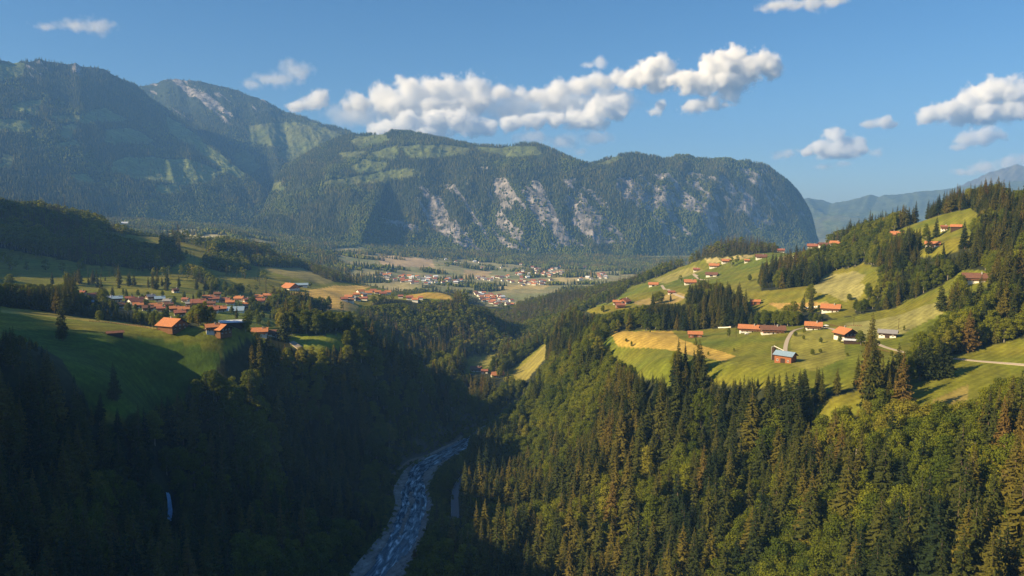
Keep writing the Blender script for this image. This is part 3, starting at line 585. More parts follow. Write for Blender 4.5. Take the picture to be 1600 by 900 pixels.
def blob_tree(seed, H, R0):
    rd = random.Random(seed); bm = bmesh.new(); bmesh.ops.create_icosphere(bm, subdivisions=2, radius=1)
    for v in bm.verts:
        s = rd.uniform(.72, 1.18); v.co = (v.co.x * R0 * s, v.co.y * R0 * s, H * .5 + v.co.z * H * .5 * s)
    V = [tuple(v.co) for v in bm.verts]; F = [tuple(v.index for v in f.verts) for f in bm.faces]; bm.free(); return V, F
FARS = []
for i in range(4):
    v, f = cone_tree(i, 24, (3.8, 4.6, 3.3, 4.2)[i]); FARS.append(raw_mesh('far_spruce', v, f, [M_NEEDLE]))
FARB = []
for i in range(3):
    v, f = blob_tree(i, 16, 5.2); FARB.append(raw_mesh('far_broadleaf', v, f, [M_LEAF]))

def instancer(name, pts, meshes, var, rot, scl, tone, label=None, wid=None):
    """one object that sets copies of the tree meshes on its points"""
    col = bpy.data.collections.new(name + '_kinds')
    for i, me in enumerate(meshes):
        o = bpy.data.objects.new('%s_kind_%02d' % (name, i), me); col.objects.link(o)
    me = bpy.data.meshes.new(name); n = len(pts); me.vertices.add(n); me.vertices.foreach_set('co', np.asarray(pts, np.float32).ravel())
    def at(k, ty, v):
        a = me.attributes.new(k, ty, 'POINT'); a.data.foreach_set('vector' if ty == 'FLOAT_VECTOR' else 'value', np.asarray(v).ravel())
    at('var', 'INT', var.astype(np.int32)); at('tone', 'FLOAT', tone.astype(np.float32))
    at('turn', 'FLOAT_VECTOR', np.stack([0 * rot + RNG.normal(0, .035, n), RNG.normal(0, .035, n), rot], -1).astype(np.float32))
    wd = wid if wid is not None else RNG.uniform(.82, 1.18, n)
    at('size', 'FLOAT_VECTOR', np.stack([scl * wd, scl * wd, scl], -1).astype(np.float32))
    o = obj(name, me); ng = bpy.data.node_groups.new(name, 'GeometryNodeTree')
    ng.interface.new_socket('Geometry', in_out='INPUT', socket_type='NodeSocketGeometry'); ng.interface.new_socket('Geometry', in_out='OUTPUT', socket_type='NodeSocketGeometry')
    gi = ng.nodes.new('NodeGroupInput'); go = ng.nodes.new('NodeGroupOutput'); ip = ng.nodes.new('GeometryNodeInstanceOnPoints'); ci = ng.nodes.new('GeometryNodeCollectionInfo')
    ci.inputs['Collection'].default_value = col; ci.inputs['Separate Children'].default_value = True; ci.inputs['Reset Children'].default_value = True
    ip.inputs['Pick Instance'].default_value = True
    def na(k, ty):
        q = ng.nodes.new('GeometryNodeInputNamedAttribute'); q.data_type = ty; q.inputs[0].default_value = k; return q.outputs[0]
    l = ng.links.new; l(gi.outputs[0], ip.inputs['Points']); l(ci.outputs[0], ip.inputs['Instance'])
    l(na('var', 'INT'), ip.inputs['Instance Index']); l(na('turn', 'FLOAT_VECTOR'), ip.inputs['Rotation']); l(na('size', 'FLOAT_VECTOR'), ip.inputs['Scale']); l(ip.outputs[0], go.inputs[0])
    md = o.modifiers.new('copies', 'NODES'); md.node_group = ng
    tag(o, label, kind='stuff'); return o

# ---- where trees stand: a jittered lattice over the ground
def lattice(r0, r1, sp):
    xs = np.arange(-r1 * .75, r1 * .75, sp); ys = np.arange(0, r1, sp); X, Y = np.meshgrid(xs, ys); X = X.ravel(); Y = Y.ravel()
    X = X + RNG.uniform(-.48, .48, X.size) * sp; Y = Y + RNG.uniform(-.48, .48, Y.size) * sp
    D = np.hypot(X, Y); a = np.degrees(np.arctan2(X, Y)); m = (D >= r0) & (D < r1) & (np.abs(a) < np.where(D < 1500, 46, 40)); return X[m], Y[m]
TX, TY = [], []
for r0, r1, sp in ((120, 480, 10.5), (200, 620, 8.8), (620, 900, 7.6), (900, 1500, 7.2), (1500, 2400, 7.6), (2400, 4650, 9.5)):
    x, y = lattice(r0, r1, sp); TX.append(x); TY.append(y)
TX = np.concatenate(TX); TY = np.concatenate(TY)
f = forest_at(TX, TY); gap = fbm(TX / 40, TY / 40, 201, 3)
cl_ = fbm(TX / 45, TY / 45, 205, 4); ax_, ay_ = proj(TX, TY, height(TX, TY)); sc_ = (f <= .5) & (RDall(TX, TY) > 60) & (ax_ < 560) & (ay_ < 462) & (ay_ > 330) & (np.hypot(TX, TY) < 2350) & (cl_ > .53) & (RNG.random(TX.size) < .13) & ~inpoly(ax_, ay_, [(160,345),(265,365),(262,386),(165,366)]) & ~inpoly(ax_, ay_, [(400,415),(470,416),(560,445),(560,462),(430,462)])
rimp = inpoly(ax_, ay_, [(345, 540), (420, 535), (560, 545), (700, 560), (790, 600), (760, 640), (600, 610), (420, 600)])
m = ((f > .5) & ((gap > .2) | (np.hypot(TX, TY) < 520)) & (~rimp | (RNG.random(TX.size) < .62))) | sc_; TX, TY = TX[m], TY[m]
TZ = height(TX, TY); D = np.hypot(TX, TY)
m = ~hidden(TX, TY, TZ + 30, 30); TX, TY, TZ, D = TX[m], TY[m], TZ[m], D[m]
# leave the river, roads and yards clear
CLEAR = []  # (x, y, r)
# ------------------------------------------------------------------ buildings
M_ORANGE = simple('orange_clay_tiles', (.44, .18, .08), .8, .25, 1.2, bump=.05)
M_RUST = simple('weathered_red_tiles', (.29, .115, .075), .85, .3, 1.2, bump=.05)
M_BROWNR = simple('brown_tiles', (.17, .085, .06), .85, .3, 1.2, bump=.05)
M_GREYR = simple('grey_slate', (.24, .24, .26), .7, .2, 1.5, bump=.03)
M_BLUER = simple('blue_grey_metal', (.22, .32, .44), .45, .12, .8)
M_PALER = simple('pale_sheet_roof', (.62, .66, .72), .5, .1, .8)
M_WHITE = simple('white_render', (.74, .72, .66), .9, .06, 2.0)
M_TIMBER = simple('brown_timber', (.16, .080, .040), .85, .35, 2.0, stretch=(1, 1, 9), bump=.02)
M_DARKT = simple('dark_timber', (.060, .038, .026), .9, .3, 2.0, stretch=(1, 1, 9), bump=.02)
M_REDW = simple('reddish_boards', (.30, .115, .055), .85, .25, 2.0, stretch=(9, 9, 1), bump=.02)
M_GLASS, _t, _b = newmat('window_glass'); _b.inputs['Base Color'].default_value = (.02, .03, .04, 1); _b.inputs['Roughness'].default_value = .08; _b.inputs['Specular IOR Level'].default_value = .6
M_FRAME = simple('white_frame', (.78, .77, .72), .6, .04)
M_SHUT = simple('red_shutter', (.35, .04, .03), .7, .1)
M_CONC = simple('concrete', (.36, .35, .33), .9, .12)
ROOFW = {'orange': M_ORANGE, 'rust': M_RUST, 'brown': M_BROWNR, 'grey': M_GREYR, 'blue': M_BLUER, 'pale': M_PALER}
def boxes(bs):
    V, F = [], []
    for (x0, x1, y0, y1, z0, z1) in bs:
        i = len(V); V += [(x, y, z) for z in (z0, z1) for y in (y0, y1) for x in (x0, x1)]
        F += [(i, i + 2, i + 3, i + 1), (i + 4, i + 5, i + 7, i + 6), (i, i + 1, i + 5, i + 4), (i + 2, i + 6, i + 7, i + 3), (i, i + 4, i + 6, i + 2), (i + 1, i + 3, i + 7, i + 5)]
    return V, F
MESHC = {}
def house_meshes(L, Wd, h, rise, roof, wall, base, style, detail):
    key = (round(L), round(Wd), round(h, 1), round(rise, 1), roof, wall.name, base.name, style, detail)
    if key in MESHC: return MESHC[key]
    hl, hw = L / 2, Wd / 2; bh = h * .48; out = []
    V, F = boxes([(-hl, hl, -hw, hw, -3.0, bh)]); out.append(('stone_base', None, raw_mesh('stone_base', V, F, [base])))
    q = .06; a, b = hl + q, hw + q
    V = [(-a, -b, bh), (a, -b, bh), (a, b, bh), (-a, b, bh), (-a, -b, h), (a, -b, h), (a, b, h), (-a, b, h), (-a, 0, h + rise), (a, 0, h + rise)]
    F = [(3, 2, 1, 0), (0, 1, 5, 4), (2, 3, 7, 6), (1, 2, 6, 9, 5), (3, 0, 4, 8, 7)]
    out.append(('timber_wall', None, raw_mesh('timber_wall', V, F, [wall])))
    ov = min(2.0, Wd * .13); eo = min(1.8, L * .1); sl = rise / hw; th = .35
    V, F = [], []
    for s in (-1, 1):
        y1 = s * (hw + ov); z1 = h - sl * ov + .05; zr = h + rise + .05; i = len(V)
        V += [(-hl - eo, 0, zr), (hl + eo, 0, zr), (hl + eo, y1, z1), (-hl - eo, y1, z1), (-hl - eo, 0, zr + th), (hl + eo, 0, zr + th), (hl + eo, y1, z1 + th), (-hl - eo, y1, z1 + th)]
        f = [(3, 2, 1, 0), (4, 5, 6, 7), (0, 1, 5, 4), (1, 2, 6, 5), (2, 3, 7, 6), (3, 0, 4, 7)]
        F += [tuple(i + k for k in (t[::-1] if s < 0 else t)) for t in f]
    out.append(('roof', None, raw_mesh('roof', V, F, [ROOFW[roof], M_DARKT], [0 if k % 6 == 1 else 1 for k in range(12)])))
    ri = len(out) - 1
    if detail >= 1 and style != 'barn':
        V, F = boxes([(L * .18, L * .18 + 1.0, -Wd * .12 - .5, -Wd * .12 + .5, h + rise * .5, h + rise + 1.3), (L * .18 - .12, L * .18 + 1.12, -Wd * .12 - .62, -Wd * .12 + .62, h + rise + 1.3, h + rise + 1.5)])
        out.append(('chimney', ri, raw_mesh('chimney', V, F, [M_CONC])))
    def window(x, y, z, ax, wdt=1.15, hgt=1.3, sh=False):
        # ax: 'x+' 'x-' 'y+' 'y-'
        s = 1 if ax[1] == '+' else -1
        def B(u0, u1, z0, z1, d0, d1): return (u0, u1, *sorted((y + s * d0, y + s * d1)), z0, z1) if ax[0] == 'y' else (*sorted((x + s * d0, x + s * d1)), u0, u1, z0, z1)
        c = x if ax[0] == 'y' else y
        fr = [B(c - wdt / 2 - .12, c - wdt / 2, z, z + hgt, -.02, .12), B(c + wdt / 2, c + wdt / 2 + .12, z, z + hgt, -.02, .12), B(c - wdt / 2 - .12, c + wdt / 2 + .12, z + hgt, z + hgt + .12, -.02, .13), B(c - wdt / 2 - .16, c + wdt / 2 + .16, z - .12, z, -.02, .2), B(c - .04, c + .04, z, z + hgt, -.02, .10)]
        nf = len(fr)
        if sh: fr += [B(c - wdt / 2 - .75, c - wdt / 2 - .14, z, z + hgt, -.02, .09), B(c + wdt / 2 + .14, c + wdt / 2 + .75, z, z + hgt, -.02, .09)]
        V, F = boxes(fr); wi = len(out)
        out.append(('window', None, raw_mesh('window', V, F, [M_FRAME, M_SHUT], [0] * (nf * 6) + [1] * ((len(fr) - nf) * 6))))
        if detail >= 2:
            V, F = boxes([B(c - wdt / 2, c + wdt / 2, z, z + hgt, -.02, .05)]); out.append(('pane', wi, raw_mesh('pane', V, F, [M_GLASS])))
        else:
            V, F = boxes([B(c - wdt / 2, c + wdt / 2, z, z + hgt, -.02, .05)]); out.append(('pane', wi, raw_mesh('pane', V, F, [M_GLASS])))
    if detail >= 1:
        if style == 'barn':
            V, F = boxes([(-L * .14, L * .14, -hw - .12, -hw + .1, 0, min(3.6, bh + 1.2))]); out.append(('barn_door', None, raw_mesh('barn_door', V, F, [M_DARKT])))
            V, F = boxes([(-hl - .14, -hl + .1, -Wd * .15, Wd * .15, 0, 3.2)]); out.append(('barn_door', None, raw_mesh('barn_door', V, F, [M_DARKT])))
            if detail >= 2:
                window(-L * .32, -hw, 1.4, 'y-'); window(L * .32, -hw, 1.4, 'y-')
        else:
            nL = max(2, int(L / 4)); sh = style == 'shutters'
            for k in range(nL):
                x = -hl + (k + .5) * L / nL
                if k != nL // 2: window(x, -hw, .9, 'y-', sh=sh)
                if detail >= 2: window(x, -hw - q, bh + .9, 'y-', sh=sh)
            V, F = boxes([(-hl + (nL // 2 + .5) * L / nL - .55, -hl + (nL // 2 + .5) * L / nL + .55, -hw - .1, -hw + .1, 0, 2.1)]); out.append(('door', None, raw_mesh('door', V, F, [M_DARKT])))
            for s, ax in ((-1, 'x-'), (1, 'x+')):
                nW = 3 if detail >= 2 else 2
                for k in range(nW):
                    y = -hw + (k + .5) * Wd / nW; window(s * hl, y, .9, ax, sh=sh)
                    window(s * (hl + q), y * .8, bh + .9, ax, sh=sh)
            bx = [(-hl * .9, hl * .9, -hw - 1.3, -hw - .05, bh - .05, bh + .1), (-hl * .9, hl * .9, -hw - 1.3, -hw - 1.2, bh + .1, bh + 1.05)]
            if detail >= 1: V, F = boxes(bx); out.append(('balcony', None, raw_mesh('balcony', V, F, [M_TIMBER])))
            if detail >= 2:
                V, F = boxes([(-hl - 1.3, -hl - .05, -hw * .8, hw * .8, bh - .05, bh + .1), (-hl - 1.3, -hl - 1.2, -hw * .8, hw * .8, bh + .1, bh + 1.05)]); out.append(('balcony', None, raw_mesh('balcony', V, F, [M_TIMBER])))
    MESHC[key] = out; return out
KEEP = []
def keep(pts, kw=8, step=10):
    for i in range(len(pts) - 1):
        (a, b), (c, d_) = pts[i], pts[i + 1]; n_ = max(1, int(math.hypot(c - a, d_ - b) / step))
        for k in range(n_):
            x, y = a + (c - a) * k / n_, b + (d_ - b) * k / n_; q = hit(x, y); KEEP.append((x, y, math.hypot(q[0], q[1]), kw))
keep([(0,512),(60,530),(100,560),(130,600),(150,635),(200,645),(280,610),(330,560),(345,545),(400,532)])
keep([(350,505),(400,508),(432,502)]); keep([(448,530),(460,538),(500,543),(548,536)], 12, 6); keep([(500,486),(540,490),(570,478),(640,470),(705,466)]); keep([(380,498),(430,498)])
keep([(728,584),(770,582)]); keep([(786,598),(820,592),(850,560)]); keep([(560,885),(610,870),(655,815),(670,785),(668,760),(690,735),(735,705)], 7); keep([(612,800),(625,760)], 7); keep([(706,800),(708,770),(716,758)], 5, 6)
keep([(912,487),(940,490),(990,480),(1030,473),(1075,474)]); keep([(1180,486),(1250,488),(1300,494),(1345,490)]); keep([(950,545),(1000,580),(1045,588)]); keep([(1110,592),(1160,590),(1240,578),(1300,575)]); keep([(1390,560),(1430,540)]); keep([(1490,590),(1450,640),(1500,640),(1540,605),(1600,600)]); keep([(1270,642),(1340,636)]); keep([(1340,470),(1380,462)]); keep([(1440,520),(1485,480)]); keep([(1440,400),(1480,400),(1520,380)])
keep([(170,366),(250,384)]); keep([(0,450),(100,450)]); keep([(560,460),(590,455)]); keep([(1205,440),(1190,460)]); keep([(740,475),(800,485)]); keep([(140,478),(200,486),(290,497)], 10)
HCOUNT = 0
def house(px, py, wpx, label, name='chalet', cat='house', ridge=0, depth=.7, roof='orange', wall=None, base=None, style='house', detail=1, group=None, h=None, rise=None, pos=None, gable=False):
    """px, py: middle of its foot in the photo; wpx: its width there; ridge: turn of the ridge from across the view, degrees"""
    p = hit(px, py) if pos is None else pos
    d = math.hypot(p[0], p[1]); wm = wpx * d / 1200.0
    if gable: Wd = wm * .86; L = wm * .95
    else: L = wm * .88; Wd = L * depth
    Wd = max(Wd, 4.5); h = (h if h is not None else (4.6 if style != 'barn' else 4.0)); h = min(h, L * .5 + 1.5)
    rise = rise if rise is not None else Wd * .30
    wall = wall or M_TIMBER; base = base or M_WHITE
    face = math.degrees(math.atan2(p[0], p[1]))
    e = bpy.data.objects.new(name, None); COL.objects.link(e); z = float(height(p[0], p[1]))
    e.location = (float(p[0]), float(p[1]), z - .25); e.rotation_euler = (0, 0, R(ridge - face + (90 if gable else 0))); e.empty_display_size = 1
    tag(e, label, cat, group)
    objs = []
    for (nm, par, me) in house_meshes(L, Wd, h, rise, roof, wall, base, style, detail):
        o = bpy.data.objects.new(nm, me); COL.objects.link(o); o.parent = objs[par] if par is not None else e; objs.append(o)
    KEEP.append((px, py - (h * .35) / d * 1200, d, wpx * .5)); CLEAR.append((p[0], p[1], max(L, Wd) * .5 + 5)); 
    # keep the sight line just in front of it open
    for s in (10, 20, 32, 45, 58): q = 1 - s / d; CLEAR.append((p[0] * q, p[1] * q, max(L, Wd) * .5 + 1))
    return e
G1 = 'farmhouses and barns on the terraces'
H = house
H(1086,527,22,'small barn with a plain orange roof at the golden mown meadow','barn','barn',ridge=4,depth=.6,roof='orange',wall=M_REDW,base=M_REDW,style='barn',detail=2,group=G1)
e_ = H(1172,519,34,'long farmhouse with two orange roof halves and white garden walls','farmhouse','house',ridge=-4,depth=.5,roof='orange',wall=M_REDW,detail=2,group=G1)
H(1207,521,36,'farmhouse with brown roof and white gable with red shutters','farmhouse','house',ridge=8,depth=.5,roof='brown',style='shutters',detail=2,group=G1)
H(1271,515,24,'farmhouse with bright orange roof where the track bends','farmhouse','house',ridge=-2,depth=.7,roof='orange',detail=2,group=G1)
H(1321,530,25,'orange gabled chalet with dark timber front above the grey lean-to','chalet','house',ridge=38,gable=True,roof='orange',wall=M_DARKT,detail=2,group=G1,h=6)
H(1331,537,24,'low shed with pale grey roof in front of the orange gabled chalet','shed','shed',ridge=2,depth=.45,roof='pale',wall=M_DARKT,base=M_DARKT,style='barn',detail=1,group=G1,h=2.8,rise=.8)
H(1387,527,25,'hay barn with grey slate roof alone on the pale hillside field','barn','barn',ridge=-6,depth=.6,roof='grey',wall=M_DARKT,base=M_WHITE,style='barn',detail=2,group=G1)
bb = H(1227,566,30,'red boarded barn with blue metal roof behind the spruces','barn','barn',ridge=-28,depth=.6,roof='blue',wall=M_REDW,base=M_REDW,style='barn',detail=2,group=G1,h=6)
H(1298,487,26,'orange roofed farmhouse beside the row of white bales','farmhouse','house',ridge=-6,depth=.7,roof='orange',detail=2,group=G1)
H(1180,476,15,'little orange roofed barn above the hedge on the green slope','barn','barn',ridge=0,depth=.6,roof='orange',wall=M_REDW,base=M_REDW,style='barn',group=G1)
H(964,476,13,'orange roofed house at the left end of the edge hamlet','house','house',ridge=0,roof='orange',group=G1); H(976,474,15,'orange gabled house at the right of the edge hamlet','house','house',ridge=-30,gable=True,roof='orange',wall=M_REDW,group=G1); H(969,481,15,'red boarded house nearest in the edge hamlet','house','house',ridge=10,roof='rust',wall=M_REDW,base=M_REDW,group=G1)
H(1021,447,15,'orange barn with white lean-to on the left of the upper fields','barn','barn',ridge=-3,depth=.7,roof='orange',wall=M_REDW,style='barn',group=G1)
H(1078,444,18,'orange roofed farmhouse in the middle of the upper green field','farmhouse','house',ridge=5,depth=.7,roof='orange',wall=M_DARKT,group=G1)
H(1049,459,11,'small shed on the field lane','shed','shed',ridge=10,roof='rust',wall=M_REDW,base=M_WHITE,style='barn',group=G1,h=3)
H(1112,432,18,'farm building with dark brown roof and pale wall','barn','barn',ridge=-8,depth=.6,roof='brown',wall=M_DARKT,base=M_WHITE,style='barn',group=G1)
H(1088,424,10,'low brown roofed cottage below the long pale field','cottage','house',roof='rust',group=G1); H(1116,418,15,'orange cottage left of the big round trees','cottage','house',ridge=-6,roof='orange',group=G1); H(1134,411,13,'orange cottage half hidden behind the round trees','cottage','house',ridge=8,roof='orange',group=G1)
H(1167,410,8,'tiny orange cottage on the skyline meadow','cottage','house',roof='orange',group=G1); H(1189,404,16,'brown roofed chalet on the pale skyline meadow','chalet','house',ridge=6,roof='brown',group=G1); H(1220,394,11,'timber cottage beside the round skyline tree','cottage','house',roof='rust',group=G1,wall=M_REDW)
H(1270,388,15,'rust roofed farm at the left of the ridge pair','farmhouse','house',ridge=-5,roof='rust',group=G1); H(1286,386,13,'brown roofed farm at the right of the ridge pair','farmhouse','house',ridge=12,roof='brown',group=G1)
H(1306,384,16,'white house with orange roof standing on the ridge wood','house','house',ridge=-10,roof='orange',wall=M_WHITE,group=G1)
H(1401,371,17,'orange roofed timber chalet above the dark wood','chalet','house',ridge=-4,roof='orange',wall=M_REDW,group=G1,depth=.8)
H(1457,386,19,'orange roofed barn high on the right meadow','barn','barn',ridge=-3,depth=.6,roof='orange',wall=M_REDW,base=M_WHITE,style='barn',group=G1)
H(1475,360,9,'white cottage with rust roof near the top meadow','cottage','house',roof='rust',group=G1); H(1494,359,14,'orange roofed shed on the top meadow','shed','shed',ridge=-6,roof='orange',wall=M_DARKT,base=M_DARKT,style='barn',group=G1)
H(1525,441,33,'big chalet with dark roof orange balcony and white base','chalet','house',ridge=4,depth=.6,roof='brown',wall=M_REDW,detail=2,group=G1)
H(744,580,18,'gorge house with brown roof at the edge of the sunny meadow','house','house',ridge=-6,roof='brown',wall=M_REDW,group='houses down in the gorge'); H(757,583,11,'small shed beside the brown roofed gorge house','shed','shed',roof='rust',style='barn',group='houses down in the gorge'); H(777,589,20,'orange roofed gorge house under the sloping meadow','house','house',ridge=20,roof='orange',group='houses down in the gorge',wall=M_REDW)
G2 = 'houses of the left village'
H(270,514,31,'broad chalet with glowing orange roof at the meadow edge','chalet','house',ridge=40,gable=True,roof='orange',wall=M_REDW,detail=2,group=G2,h=4.2,base=M_TIMBER)
H(332,519,20,'left half of the twin chalet with orange roof','chalet','house',ridge=5,roof='orange',wall=M_REDW,detail=2,group=G2); H(345,521,24,'right half of the twin chalet with orange gable roof','chalet','house',ridge=40,gable=True,roof='orange',wall=M_DARKT,base=M_TIMBER,detail=2,group=G2)
H(406,524,24,'orange roofed house behind the tall spruce tops','house','house',ridge=-5,roof='orange',detail=1,group=G2); H(428,525,19,'low brown roofed barn beside the orange roofed house','barn','barn',roof='brown',style='barn',group=G2)
H(364,509,38,'long hall with pale metal roof in the village','long_barn','barn',ridge=-2,depth=.35,roof='pale',wall=M_DARKT,base=M_DARKT,style='barn',detail=1,group=G2,h=3.5,rise=1.6)
H(180,525,22,'low dark hay shed in the shaded meadow','hay_shed','shed',ridge=2,depth=.45,roof='brown',wall=M_DARKT,base=M_DARKT,style='barn',group=G2,h=2.6,rise=1.2)
H(310,482,21,'tall red village house with steep stacked roofs','tall_house','house',ridge=0,roof='rust',wall=M_REDW,base=M_REDW,group=G2,h=9,rise=4,detail=1)
H(369,488,24,'low farm with pale blue roof at the village field','barn','barn',ridge=-10,roof='blue',wall=M_WHITE,style='barn',group=G2)
VIL = [(127,461,12,'rust'),(146,465,14,'rust'),(150,476,10,'blue'),(171,469,10,'pale'),(183,470,14,'blue'),(203,470,12,'rust'),(191,480,13,'orange'),(212,474,22,'rust'),(216,480,14,'orange'),(231,485,15,'brown'),(243,482,18,'orange'),(252,486,12,'rust'),(235,467,13,'grey'),(250,470,14,'blue'),(262,474,12,'grey'),(274,456,9,'brown'),(272,486,14,'orange'),(287,487,16,'orange'),(281,493,16,'rust'),(264,479,12,'brown'),(296,478,10,'grey'),(290,471,10,'rust'),
  (325,468,15,'orange'),(334,470,15,'rust'),(330,477,13,'brown'),(330,487,22,'rust'),(345,486,16,'orange'),(352,472,14,'rust'),(360,475,13,'orange'),(374,469,14,'orange'),(384,478,9,'orange'),(405,466,12,'orange'),(418,464,12,'orange'),(407,472,14,'rust'),(340,462,10,'brown'),(385,471,10,'rust')]
rn_ = random.Random(5)
for i, (a, b, wv_, rf) in enumerate(VIL):
    word = {'orange': 'orange', 'rust': 'dull red', 'brown': 'brown', 'grey': 'grey', 'blue': 'blue grey', 'pale': 'pale'}[rf]
    where = 'at the shaded west end' if a < 180 else ('below the dark slope' if a < 240 else ('left of the tall red house' if a < 300 else ('right of the tall red house' if a < 350 else 'at the sunny end')))
    siz = 'narrow' if wv_ < 12 else ('small' if wv_ < 14 else ('broad' if wv_ < 17 else 'long'))
    row = 'upper row' if b < 470 else ('middle row' if b < 480 else 'lower row')
    H(a, b + 1, wv_, '%s house with %s roof in the %s %s' % (siz, word, row, where), 'village_house', 'house', ridge=rn_.choice((0, 5, -8, 30, -25)), roof=rf, wall=rn_.choice((M_TIMBER, M_REDW, M_WHITE)), group=G2, depth=.75)
H(454,452,22,'orange gabled farmhouse above the golden field','farmhouse','house',ridge=35,gable=True,roof='orange',wall=M_REDW,group=G2,detail=1); H(470,448,22,'long grey roofed stable behind the orange gabled farmhouse','barn','barn',ridge=0,depth=.4,roof='blue',wall=M_DARKT,style='barn',group=G2)
H(195,350,10,'lone pale roofed hut on the crest of the left hill','hut','hut',roof='pale',wall=M_DARKT,group=G2)
G3 = 'hamlet on the terrace above the gorge'
for i, (a, b, wv_, rf) in enumerate([(538,470,11,'rust'),(545,467,12,'orange'),(552,469,9,'grey'),(557,463,10,'orange'),(563,458,11,'orange'),(569,463,8,'grey'),(576,460,11,'orange'),(583,457,10,'rust'),(590,459,10,'orange'),(598,461,11,'rust'),(606,459,10,'orange'),(570,469,9,'rust'),(560,470,8,'rust'),(548,473,10,'orange'),(640,468,11,'rust'),(649,471,10,'orange'),(657,468,8,'orange'),(626,466,8,'rust')]):
    word = {'orange': 'orange', 'rust': 'dull red', 'grey': 'grey'}[rf]
    part = 'left end' if a < 556 else ('middle' if a < 585 else ('right end' if a < 615 else 'outlying wooded end'))
    H(a, b, wv_, '%s %s roofed house at the %s of the terrace hamlet' % ('small' if wv_ < 10 else 'larger', word, part), 'hamlet_house', 'house', ridge=rn_.choice((0, 6, -10, 30)), roof=rf, wall=rn_.choice((M_TIMBER, M_WHITE, M_REDW)), group=G3, depth=.8, detail=0)
# the far village: simple houses a few pixels wide
G4 = 'far village houses on the valley floor'
CLUS = [('the cluster in the gorge notch', [(742,458),(770,460),(800,470),(802,478),(775,478),(750,470)], 36, 7.0), ('the long row below the fields', [(590,424),(625,430),(720,436),(722,443),(640,445),(600,436)], 46, 6.0),
  ('the middle valley cluster', [(735,433),(800,431),(862,438),(855,446),(790,441),(740,438)], 30, 5.5), ('the cluster under the cliffs', [(800,424),(870,420),(900,428),(860,432),(810,432)], 26, 4.6), ('the cluster beyond the wooded spur', [(900,432),(950,424),(955,434),(905,440)], 14, 5.5), ('the row beside the wooded spur', [(810,440),(850,440),(850,446),(815,447)], 10, 6.5), ('the fields at the mountain foot', [(620,408),(700,406),(860,414),(930,420),(900,426),(700,420)], 12, 4.5)]
for where, poly, n_, wv_ in CLUS:
    xs = [p[0] for p in poly]; ys = [p[1] for p in poly]; done = []
    for _ in range(4000):
        if len(done) >= n_: break
        a = rn_.uniform(min(xs), max(xs)); b = rn_.uniform(min(ys), max(ys))
        if not inpoly(np.array([a]), np.array([b]), poly)[0]: continue
        p = hit(a, b, 2200)
        if any(math.hypot(p[0] - q[0], p[1] - q[1]) < 19 for q in done): continue
        done.append(p); rf = rn_.choice(('orange', 'orange', 'rust', 'brown', 'rust', 'grey', 'pale')); wl = rn_.choice((M_WHITE, M_WHITE, M_TIMBER))
        word = {'orange': 'orange', 'rust': 'dull red', 'brown': 'brown', 'grey': 'grey', 'pale': 'pale'}[rf]
        H(a, b, wv_ * rn_.choice((.85, 1.0, 1.2)), 'tiny %s house with %s roof in %s' % ('white' if wl is M_WHITE else 'timber', word, where), 'distant_house', 'house', ridge=rn_.choice((0, 15, 30, -20)), roof=rf, wall=wl, group=G4, depth=.8, detail=0, pos=p, h=5.5)

# ------------------------------------------------------------------ lanes
M_GRAVEL = simple('pale_gravel_lane', (.40, .34, .27), .95, .15, 3.0); M_ASPH = simple('asphalt', (.16, .165, .18), .8, .12, 2.0); M_PATH = simple('dirt_path', (.24, .20, .15), .95, .2, 2.0)
def ribbon(name, pxs, width, mat, lift=.25, world=False, clear=True):
    C = catmull([(pxs[i] if world else hit(*pxs[i])) for i in range(len(pxs))], 4.0)
    if not world: C[:, 2] = height(C[:, 0], C[:, 1])
    for _ in range(3): C[1:-1] = (C[:-2] + 2 * C[1:-1] + C[2:]) / 4
    T = np.gradient(C[:, :2], axis=0); T /= np.linalg.norm(T, axis=1)[:, None] + 1e-9; Nn = np.stack([T[:, 1], -T[:, 0]], -1)
    V = []; cols = 5
    for i in range(len(C)):
        for k in range(cols):
            o_ = (k / (cols - 1) - .5) * width; x, y = C[i, 0] + Nn[i, 0] * o_, C[i, 1] + Nn[i, 1] * o_
            V.append((x, y, max(float(height(x, y)), C[i, 2] - .3) + lift if not world else C[i, 2] + lift))
    F = [(i * cols + k, i * cols + k + 1, (i + 1) * cols + k + 1, (i + 1) * cols + k) for i in range(len(C) - 1) for k in range(cols - 1)]
    V2 = V + [(x, y, z - 1.2) for x, y, z in V]; n_ = len(V); m_ = len(C)
    for i in range(m_ - 1):
        a, b = i * cols, (i + 1) * cols; F.append((a + n_, a, b, b + n_)); a += cols - 1; b += cols - 1; F.append((a, a + n_, b + n_, b))
    me = raw_mesh(name, V2, F, [mat]); me.flip_normals() if me.polygons[0].normal.z < 0 else None
    o = obj(name, me); tag(o, kind='structure')
    if clear:
        for q in C[::2]: CLEAR.append((q[0], q[1], width * .5 + 2.5))
    return C
ribbon('farm_track', [(1228,562),(1227,545),(1232,528),(1242,516),(1258,512),(1272,511)], 3.4, M_GRAVEL)
ribbon('farm_lane', [(1284,511),(1300,514),(1312,520),(1340,533),(1365,536),(1390,545),(1440,557),(1490,561),(1545,566),(1620,573)], 3.4, M_GRAVEL)
ribbon('field_lane', [(1034,446),(1045,453),(1055,460),(1070,466),(1078,470)], 4.5, M_GRAVEL); ribbon('field_lane', [(1090,432),(1083,428),(1090,435),(1105,437),(1122,433)], 3.5, M_GRAVEL)
RD_ = ribbon('gorge_road', [(712,812),(711,795),(711,778),(714,764),(721,752),(730,742)], 6.5, M_ASPH, lift=.6)
